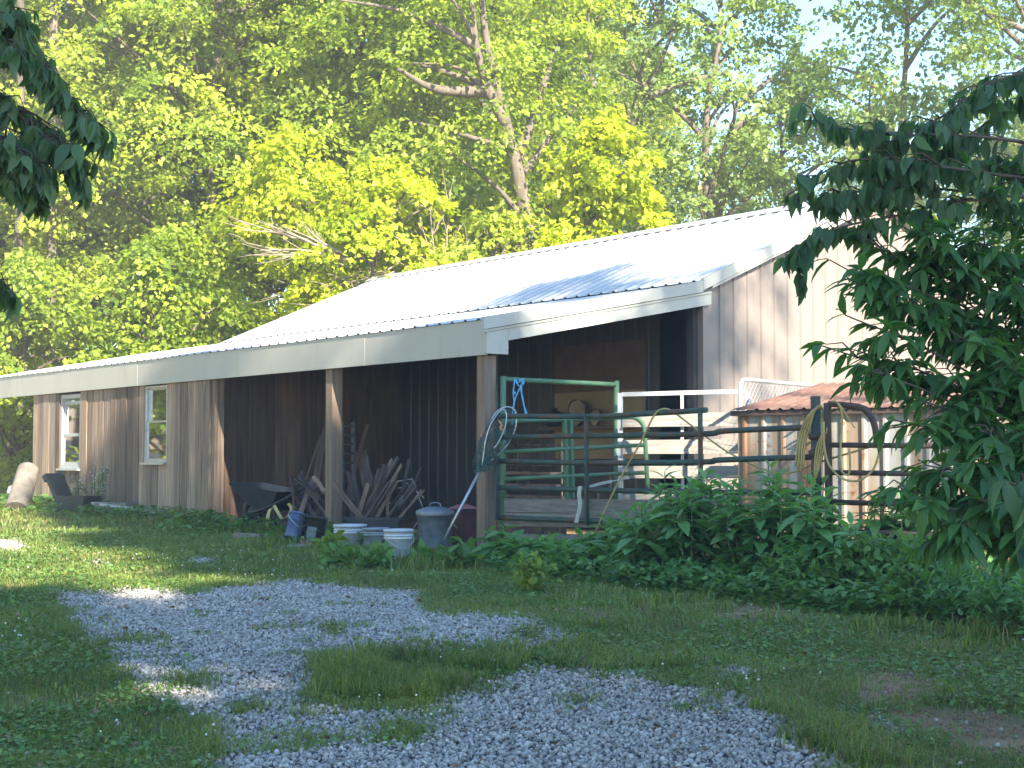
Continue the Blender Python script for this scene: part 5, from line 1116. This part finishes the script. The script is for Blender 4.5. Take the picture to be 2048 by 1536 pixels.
tree('low_tree', 'shaded low tree at the far left beyond the barn end', tbase(60, 29.5), 4.6, .6, 1.7, 'maple', 21, 100, 95, spray_r=.48, tr=.09)
# airy trees against the sky at right
b = tbase(1440, 38)
tree('airy_tree', 'airy tree with pale thin trunk and sky gaps right of the yellow-green tree', b, 16.5, 4.5, 3.4, 'ash', 22, 210, 100, leaf=.125, spray_r=.62, bark='bark_pale', tr=.15, limbs=34, trunks=[[b - (0, 0, .3), at(1420, 500, 38), at(1412, 250, 38), at(1440, 60, 38), at(1430, -120, 38)], [at(1413, 420, 38), at(1445, 310, 37.6), at(1480, 200, 37.2)], [at(1300, 195, 36.4), at(1370, 165, 36.8), at(1460, 152, 37.4), at(1420, 240, 38)]])
b = tbase(1250, 40)
tree('airy_tree', 'thin-stemmed tree with bare upper twigs against the blue sky', b, 16, 6, 2.9, 'ash', 23, 110, 95, leaf=.125, spray_r=.55, bark='bark_pale', tr=.14, limbs=26, trunks=[[b - (0, 0, .3), at(1215, 450, 40), at(1195, 250, 40), at(1180, 100, 40), at(1175, -100, 40)], [at(1235, 480, 40), at(1262, 260, 39.6), at(1290, 110, 39.2), at(1320, 20, 39)], [at(1262, 260, 39.6), at(1310, 150, 39.2), at(1345, 60, 38.8), at(1362, -20, 38.6)]])
tree('airy_tree', 'airy blue-green tree at the upper right behind the dark near branches', tbase(1800, 36), 14.5, 5.5, 3.0, 'ash', 24, 150, 95, leaf=.12, spray_r=.6, bark='bark_pale', tr=.14, limbs=30)
tree('airy_tree', 'pale leafy tree at the right edge above the gable', tbase(2090, 33), 15.5, 6.5, 3.6, 'ash', 25, 200, 95, leaf=.12, spray_r=.6, bark='bark_pale', tr=.15, limbs=30)
tree('airy_tree', 'slender tree between the airy pair, low behind the ridge', tbase(1610, 41), 10.5, 3.0, 2.3, 'ash', 26, 130, 95, leaf=.12, spray_r=.56, bark='bark_pale', tr=.1, limbs=22)
# deeper rows (copies of the three broad trees)
for i, (px_, d_, sc_, rz_, src) in enumerate([(-60, 40, 1.05, 1.1, t_m2), (230, 42, 1.1, 2.2, t_m3), (520, 41, 1.12, 4.0, t_m1), (850, 43, 1.1, 5.1, t_m2), (1010, 45, 1.0, .6, t_m1), (60, 50, 1.35, 3.0, t_m3), (340, 52, 1.4, 1.7, t_m1), (640, 51, 1.35, .9, t_m2), (930, 53, 1.3, 2.7, t_m3), (1130, 52, 1.1, 3.6, t_m1), (-240, 46, 1.2, 3.3, t_m1), (-400, 40, 1.1, .3, t_m3), (1500, 56, .62, 1.0, t_m2), (1760, 55, .6, 2.0, t_m3), (2000, 54, .62, 4.4, t_m1), (1290, 55, .72, 5.2, t_m3), (2250, 48, .9, 2.5, t_m2)]):
    copy_tree(src, tbase(px_, d_), rz_, sc_, 'leafy green tree in the deep shade of the wood, behind the front row', 'trees deeper in the wood')
for x_, y_, sc_, rz_, src in ((-24, 19, 1.0, .5, t_m2), (-29, 27, 1.1, 2.0, t_m1), (-31, 12, 1.0, 3.3, t_m3), (-36, 20, 1.2, 4.4, t_m1), (-30, 3, 1.0, 5.5, t_m2), (-20, 31, .9, 2.9, t_m3), (-27, 35, 1.1, 1.3, t_m2), (-34, 40, 1.2, 3.9, t_m1), (-26, 33, 1.5, .4, t_low), (-21.5, 30, 1.3, 2.4, t_low), (-31, 37, 1.6, 4.0, t_low), (-18.5, 28, 1.1, 5.0, t_low)):
    copy_tree(src, (x_, y_, float(gz(x_, y_))), rz_, sc_, 'unseen tree added left of the barn for the window reflections', 'unseen trees added for the window reflections')  # unseen trees added so the window panes reflect foliage
# bare trunks visible in the shade at left
for i, (px_, d_, hh, lab) in enumerate([(88, 32.0, 15, 'pale bare trunk standing in the shade at the left'), (22, 31.0, 14, 'dark slim trunk at the left edge of the wood')]):
    b = tbase(px_, d_); t_ = thing('bare_trunk', lab, 'tree', b); MB().tube(bez([b - (0, 0, .3), b + (.1, 0, hh * .5), b + (-.1, .1, hh)], 6), np.linspace(.16 if i == 0 else .11, .06, 13), 9).build('trunk', M['bark_pale' if i in (0, 4) else 'bark'], t_)
# dead branches
def dead(name, label, root, tips, r0=.03):
    t_ = thing(name, label, 'dead branches', root); m = MB()
    for tp_ in tips:
        C_ = bez([root + rng.normal(0, .06, 3), root + (tp_ - root) * .45 + rng.normal(0, .1, 3) + (0, 0, .05), tp_], 5); m.tube(C_, np.linspace(r0, .005, len(C_)), 5)
        for s in range(4):
            a = C_[int(rng.integers(4, len(C_) - 1))]; e = a + (tp_ - root) * rng.uniform(.15, .35) + rng.normal(0, .16, 3); m.tube(bez([a, (a + e) / 2 + rng.normal(0, .03, 3), e], 3), np.linspace(.009, .004, 7), 4)
    m.build('branches', M['dead_twig'], t_)
dead('dead_branches', 'fan of bare dead branches pointing left above the roof', at(690, 520, 28.9), [at(x_, y_, 28.6 + rng.uniform(-.5, .5)) for x_, y_ in [(460, 435), (470, 480), (490, 510), (520, 500), (540, 520), (480, 460), (560, 450), (600, 440), (510, 440), (590, 540)]], .035)
dead('dead_branches', 'low bare twigs lying just over the roof edge', at(790, 545, 28.9), [at(x_, y_, 28.7 + rng.uniform(-.3, .4)) for x_, y_ in [(610, 612), (640, 575), (655, 560), (670, 555), (700, 545), (520, 600), (690, 565)]], .02)
dead('dead_branches', 'tangle of bare twigs between the yellow-green trees', at(880, 545, 29.2), [at(x_, y_, 29.0 + rng.uniform(-.4, .4)) for x_, y_ in [(800, 470), (840, 440), (880, 420), (920, 450), (790, 520), (860, 400), (940, 490), (780, 560), (950, 540), (900, 380)]], .02)
# undergrowth on the wood floor
x, y = rng.uniform(-22, 22, 26000), rng.uniform(28, 60, 26000); u, g = barn_uv(x, y); k = (g > 10.2) | (u > 16.2) | (u < -3) ; x, y = x[k], y[k]
pos = np.stack([x, y, gz(x, y) + rng.random(len(x)) ** 2 * 1.6 * (0.3 + vnoise(x, y, 2.5, 51))], -1)
V, Fq = place(QUAD[0], QUAD[1], pos, frames(rng.normal(size=pos.shape) + (0, 0, .2), rng.normal(0, .4, pos.shape) + (0, -.3, 1)), rng.uniform(.14, .34, len(x)))
tag(mesh_np('forest_undergrowth', V, Fq, M['maple'], tint=np.repeat(np.clip(rng.normal(.4, .2, len(x)), 0, 1), 4)), 'leafy undergrowth on the floor of the wood', kind='stuff')

# ------------------------------------------------------------------ near branches
def twiggy(m, P, D, LN, NH, line, r0, tw, tl, leaf, mode, dens=1.0, twl=6):
    """branch with side twigs; collects leaf placements. mode: 'droop' leaves hang, 'plume' leaves spread and point along the twig"""
    C_ = np.array(bez(line, 8)); m.tube(C_, np.linspace(r0, .003, len(C_)), 6); n_ = len(C_)
    def leaf_at(p, d, s):
        P.append(p); LN.append(leaf * s * rng.uniform(.7, 1.2))
        if mode == 'droop': D.append(np.array([d[0] * .35, d[1] * .35, -1.0]) + rng.normal(0, .28, 3)); NH.append(np.array([d[0], d[1], .25]) + rng.normal(0, .5, 3))
        else: D.append(d * .9 + rng.normal(0, .3, 3) + (0, 0, -.28)); NH.append(np.array([0, 0, 1.0]) + rng.normal(0, .28, 3))
    for k in range(int(tw * dens)):
        i = int(rng.uniform(.12, 1) * (n_ - 2)); a = C_[i]; T = nrm(C_[i + 1] - C_[i]); sd_ = nrm(np.cross(T, [0, 0, 1])) * rng.choice((-1, 1)) * rng.uniform(.3, 1)
        d = nrm(T * rng.uniform(.4, 1) + sd_ * .8 + (0, 0, rng.uniform(-.45, .4))); e = a + d * tl * rng.uniform(.5, 1.2) * (1 - .45 * i / n_)
        mid = (a + e) / 2 + rng.normal(0, .012, 3) + (0, 0, .02); m.tube([a, mid, e], [.0045, .003, .002], 4)
        for q in range(twl):
            f = (q + 1) / twl; p = a + (e - a) * f; s2 = nrm(np.cross(d, [0, 0, 1])) * (1 if q % 2 else -1)
            leaf_at(p, nrm(d * .7 + s2 * .75), .75 + .4 * math.sin(f * 3.14)); 
        leaf_at(e, d, 1.0)
    d = nrm(C_[-1] - C_[-3])
    for q in range(3): leaf_at(C_[-1], nrm(d + rng.normal(0, .4, 3)), .95)
def near_tree(name, label, cat, base, lines, mode, leaf, mk, trunk=None, tr=.05, tmpl=DROOPY, wmul=1.0):
    t_ = thing(name, label, cat, base); m = MB(); P, D, LN, NH = [], [], [], []
    lines = [(l_[0], l_[1] * .65) + tuple(l_[2:]) for l_ in lines]
    if trunk: 
        C_ = bez(trunk, 8); m.tube(C_, np.linspace(tr, tr * .35, len(C_)), 9)
    for (ln, r0, tw, tl, dens, twl) in lines: twiggy(m, P, D, LN, NH, ln, r0, tw, tl, leaf, mode, dens, twl)
    m.build('branches', M['bark'], t_); P = np.array(P)
    leaves_mesh('leaves', P, np.array(D), np.array(NH), np.array(LN), tmpl, M[mk], t_, np.clip(rng.normal(.45, .2, len(P)), 0, 1), wmul)
    return t_
b = np.array([3.3, 7.2, float(gz(3.3, 7.2))])
D1 = 6.6
near_tree('drooping_tree', 'dark near tree whose drooping-leaved branches reach in from the upper right', 'tree', b,
  [([at(2250, 330, 7.0), at(2048, 285, D1), at(1900, 270, D1), at(1760, 268, D1), at(1590, 236, D1)], .014, 26, .20, 1, 6),
   ([at(2200, 110, 7.0), at(2060, 140, D1 + .2), at(1960, 180, D1 + .2), at(1880, 235, D1 + .1), at(1750, 300, D1)], .012, 26, .2, 1, 6),
   ([at(2250, 380, 7.0), at(2000, 350, D1 - .1), at(1850, 330, D1 - .1), at(1700, 322, D1), at(1575, 390, D1)], .013, 26, .19, 1, 6),
   ([at(2220, 200, 7.0), at(2050, 205, D1 + .3), at(1930, 275, D1 + .2), at(1820, 340, D1 + .1), at(1720, 400, D1)], .011, 26, .19, 1, 6),
   ([at(2250, 420, 7.0), at(2000, 390, D1 + .1), at(1820, 375, D1), at(1700, 385, D1), at(1650, 390, D1)], .012, 18, .16, 1, 6),
   ([at(2200, 440, 7.0), at(1960, 400, D1), at(1800, 430, D1), at(1680, 455, D1 - .1), at(1600, 490, D1 - .1), at(1598, 545, D1 - .1)], .012, 24, .13, 1, 5),
   ([at(2200, 380, 7.0), at(2040, 330, D1 + .4), at(1900, 320, D1 + .4)], .012, 16, .2, 1, 6)],
  'droop', .098, 'near_leaf', [b, b + (-.15, 0, 1.2), at(2250, 330, 7.0), at(2300, 100, 7.1)], .07)
b2 = np.array([2.75, 6.6, float(gz(2.75, 6.6))])
BL = []
for (ex_, ey_, sx_, sy_, dd_, tw_, tl_) in [(1640, 690, 2080, 900, 6.3, 20, .17), (1690, 630, 2100, 860, 6.2, 22, .18), (1660, 520, 2060, 800, 6.4, 20, .18), (1720, 470, 2080, 760, 6.5, 24, .2), (1800, 450, 2090, 700, 6.4, 24, .22),
                                            (1740, 740, 2100, 940, 6.1, 22, .18), (1790, 840, 2100, 980, 6.0, 22, .18), (1850, 930, 2110, 1050, 5.9, 24, .19), (1830, 1010, 2120, 1110, 5.8, 18, .19), (1880, 560, 2100, 800, 6.5, 26, .24),
                                            (1900, 660, 2100, 860, 6.3, 26, .24), (1880, 760, 2110, 930, 6.2, 26, .22), (1950, 480, 2120, 640, 6.5, 24, .24), (1960, 860, 2120, 1000, 6.0, 24, .22), (1960, 1000, 2130, 1110, 5.8, 20, .2), (1940, 380, 2120, 560, 6.7, 24, .24), (1720, 540, 2060, 720, 6.35, 20, .18), (1760, 500, 2080, 660, 6.5, 24, .2), (1840, 470, 2100, 620, 6.5, 26, .22), (1710, 700, 2080, 880, 6.2, 18, .17), (1820, 620, 2090, 800, 6.4, 26, .22), (1840, 800, 2100, 950, 6.1, 24, .2), (1770, 980, 2110, 1080, 5.9, 20, .17), (1900, 1060, 2130, 1120, 5.8, 24, .2), (1930, 930, 2120, 1030, 5.9, 24, .2), (1760, 600, 2080, 800, 6.3, 20, .18), (1700, 560, 2060, 760, 6.3, 16, .16), (2020, 600, 2150, 700, 6.4, 24, .24), (2010, 740, 2150, 880, 6.2, 24, .24), (1990, 330, 2140, 480, 6.8, 18, .22)]:
    s = at(sx_, sy_, dd_ + .25); e = at(ex_, ey_, dd_); BL.append(([b2 + (.0, 0, .6 + .12 * (ey_ < 700)), s, s + (e - s) * .55 + (0, 0, .05), e], .012, tw_ * (1.0 if ex_ > 1820 else .85), tl_ * 1.15, 1, 6))
near_tree('toothed_leaf_bush', 'big dark green bush filling the right edge before the shed', 'bush', b2, BL, 'plume', .112, 'near_bush', [b2 - (0, 0, .1), b2 + (-.05, 0, .7), at(2110, 640, 6.6), at(2160, 320, 6.9)], .035, LANCE, 1.05)
b3 = np.array([1.78, 4.6, float(gz(1.78, 4.6))])
near_tree('large_leaf_weed', 'near weed with very large drooping dark leaves in the lower right corner', 'weed', b3, [([b3, at(2090, 1150, 4.5), at(2060, 1000, 4.4), at(2010, 960, 4.3)], .01, 7, .1, 1, 2), ([b3, at(2120, 1100, 4.5), at(2090, 1040, 4.4), at(2050, 1020, 4.3)], .01, 6, .1, 1, 2)], 'droop', .15, 'near_leaf', None, .03, LANCE, 1.0)
# hanging foliage at the upper left
b = np.array([-3.6, 7.0, float(gz(-3.6, 7.0))]); D2 = 6.2
near_tree('hanging_branch_tree', 'dark near tree whose hanging boughs reach in from the upper left', 'tree', b,
  [([at(-250, 40, 6.6), at(-40, 60, D2), at(60, 120, D2), at(120, 180, D2), at(190, 260, D2)], .014, 60, .2, 1, 7), ([at(-250, 90, 6.6), at(-40, 160, D2 + .1), at(60, 250, D2), at(130, 300, D2), at(160, 350, D2)], .014, 60, .18, 1, 7),
   ([at(-250, 180, 6.6), at(-60, 250, D2), at(20, 285, D2 - .1), at(90, 345, D2 - .1)], .012, 52, .17, 1, 7), ([at(-250, 300, 6.6), at(-60, 330, D2), at(10, 340, D2), at(60, 380, D2)], .012, 44, .15, 1, 7), ([at(-250, 20, 6.6), at(-60, 10, D2), at(20, 30, D2), at(70, 90, D2)], .012, 36, .17, 1, 6),
   ([at(-250, 500, 6.6), at(-60, 530, D2 - .2), at(0, 560, D2 - .2), at(30, 590, D2 - .2)], .01, 8, .09, 1, 5)], 'droop', .095, 'left_leaf', [b, b + (.1, 0, 1.6), at(-260, 200, 6.6), at(-280, -300, 6.7)], .09)

# ------------------------------------------------------------------ trees behind the photographer (they shade the lawn)
PX = np.array([-SUN_H[1], SUN_H[0]])          # across the sunlight
def sunpos(p, a): q = PX * p + SUN_H * a; return np.array([q[0], q[1], float(gz(q[0], q[1]))])
G2 = 'yard trees behind the photographer'
def shade(p, a, H, cb, R_, n_, seed, per=110): return tree('shade_tree', 'yard tree behind the photographer', sunpos(p, a), H, cb, R_, 'maple', seed, n_, per, leaf=.2, spray_r=.8, group=G2, shell=.75)
shade(7.4, 11, 18.5, 5, 1.5, 210, 61); shade(6.3, 11.4, 20.0, 6, 1.1, 200, 67); shade(4.9, 12, 24.6, 5, 1.35, 300, 62, 130); shade(1.6, 11, 15.4, 4, 2.8, 230, 63); shade(-2.6, 11, 15.0, 4, 2.8, 200, 64); shade(3.6, 15.5, 18.0, 6, 2.2, 180, 65)
shade(9.6, 11.5, 23.2, 19.0, 1.5, 18, 66)

# ------------------------------------------------------------------ haze volume added to lift the darks, in place of lens veil
m_, t2, o2 = newmat('veil_haze'); pv = t2.nodes.new('ShaderNodeVolumePrincipled'); pv.inputs['Color'].default_value = (0.97, 0.97, 0.97, 1); pv.inputs['Density'].default_value = 0.002; pv.inputs['Anisotropy'].default_value = 0.0
t2.links.new(pv.outputs[0], o2.inputs['Volume'])
hb = MB(); x0, x1, y0, y1, z0, z1_ = -60, 60, -40, 90, -2.5, 27
hb.box8([(x0, y0, z0), (x1, y0, z0), (x1, y1, z0), (x0, y1, z0), (x0, y0, z1_), (x1, y0, z1_), (x1, y1, z1_), (x0, y1, z1_)])
hz_ = hb.build('haze', m_); tag(hz_, 'thin even haze added to stand in for the lens veil', kind='stuff')
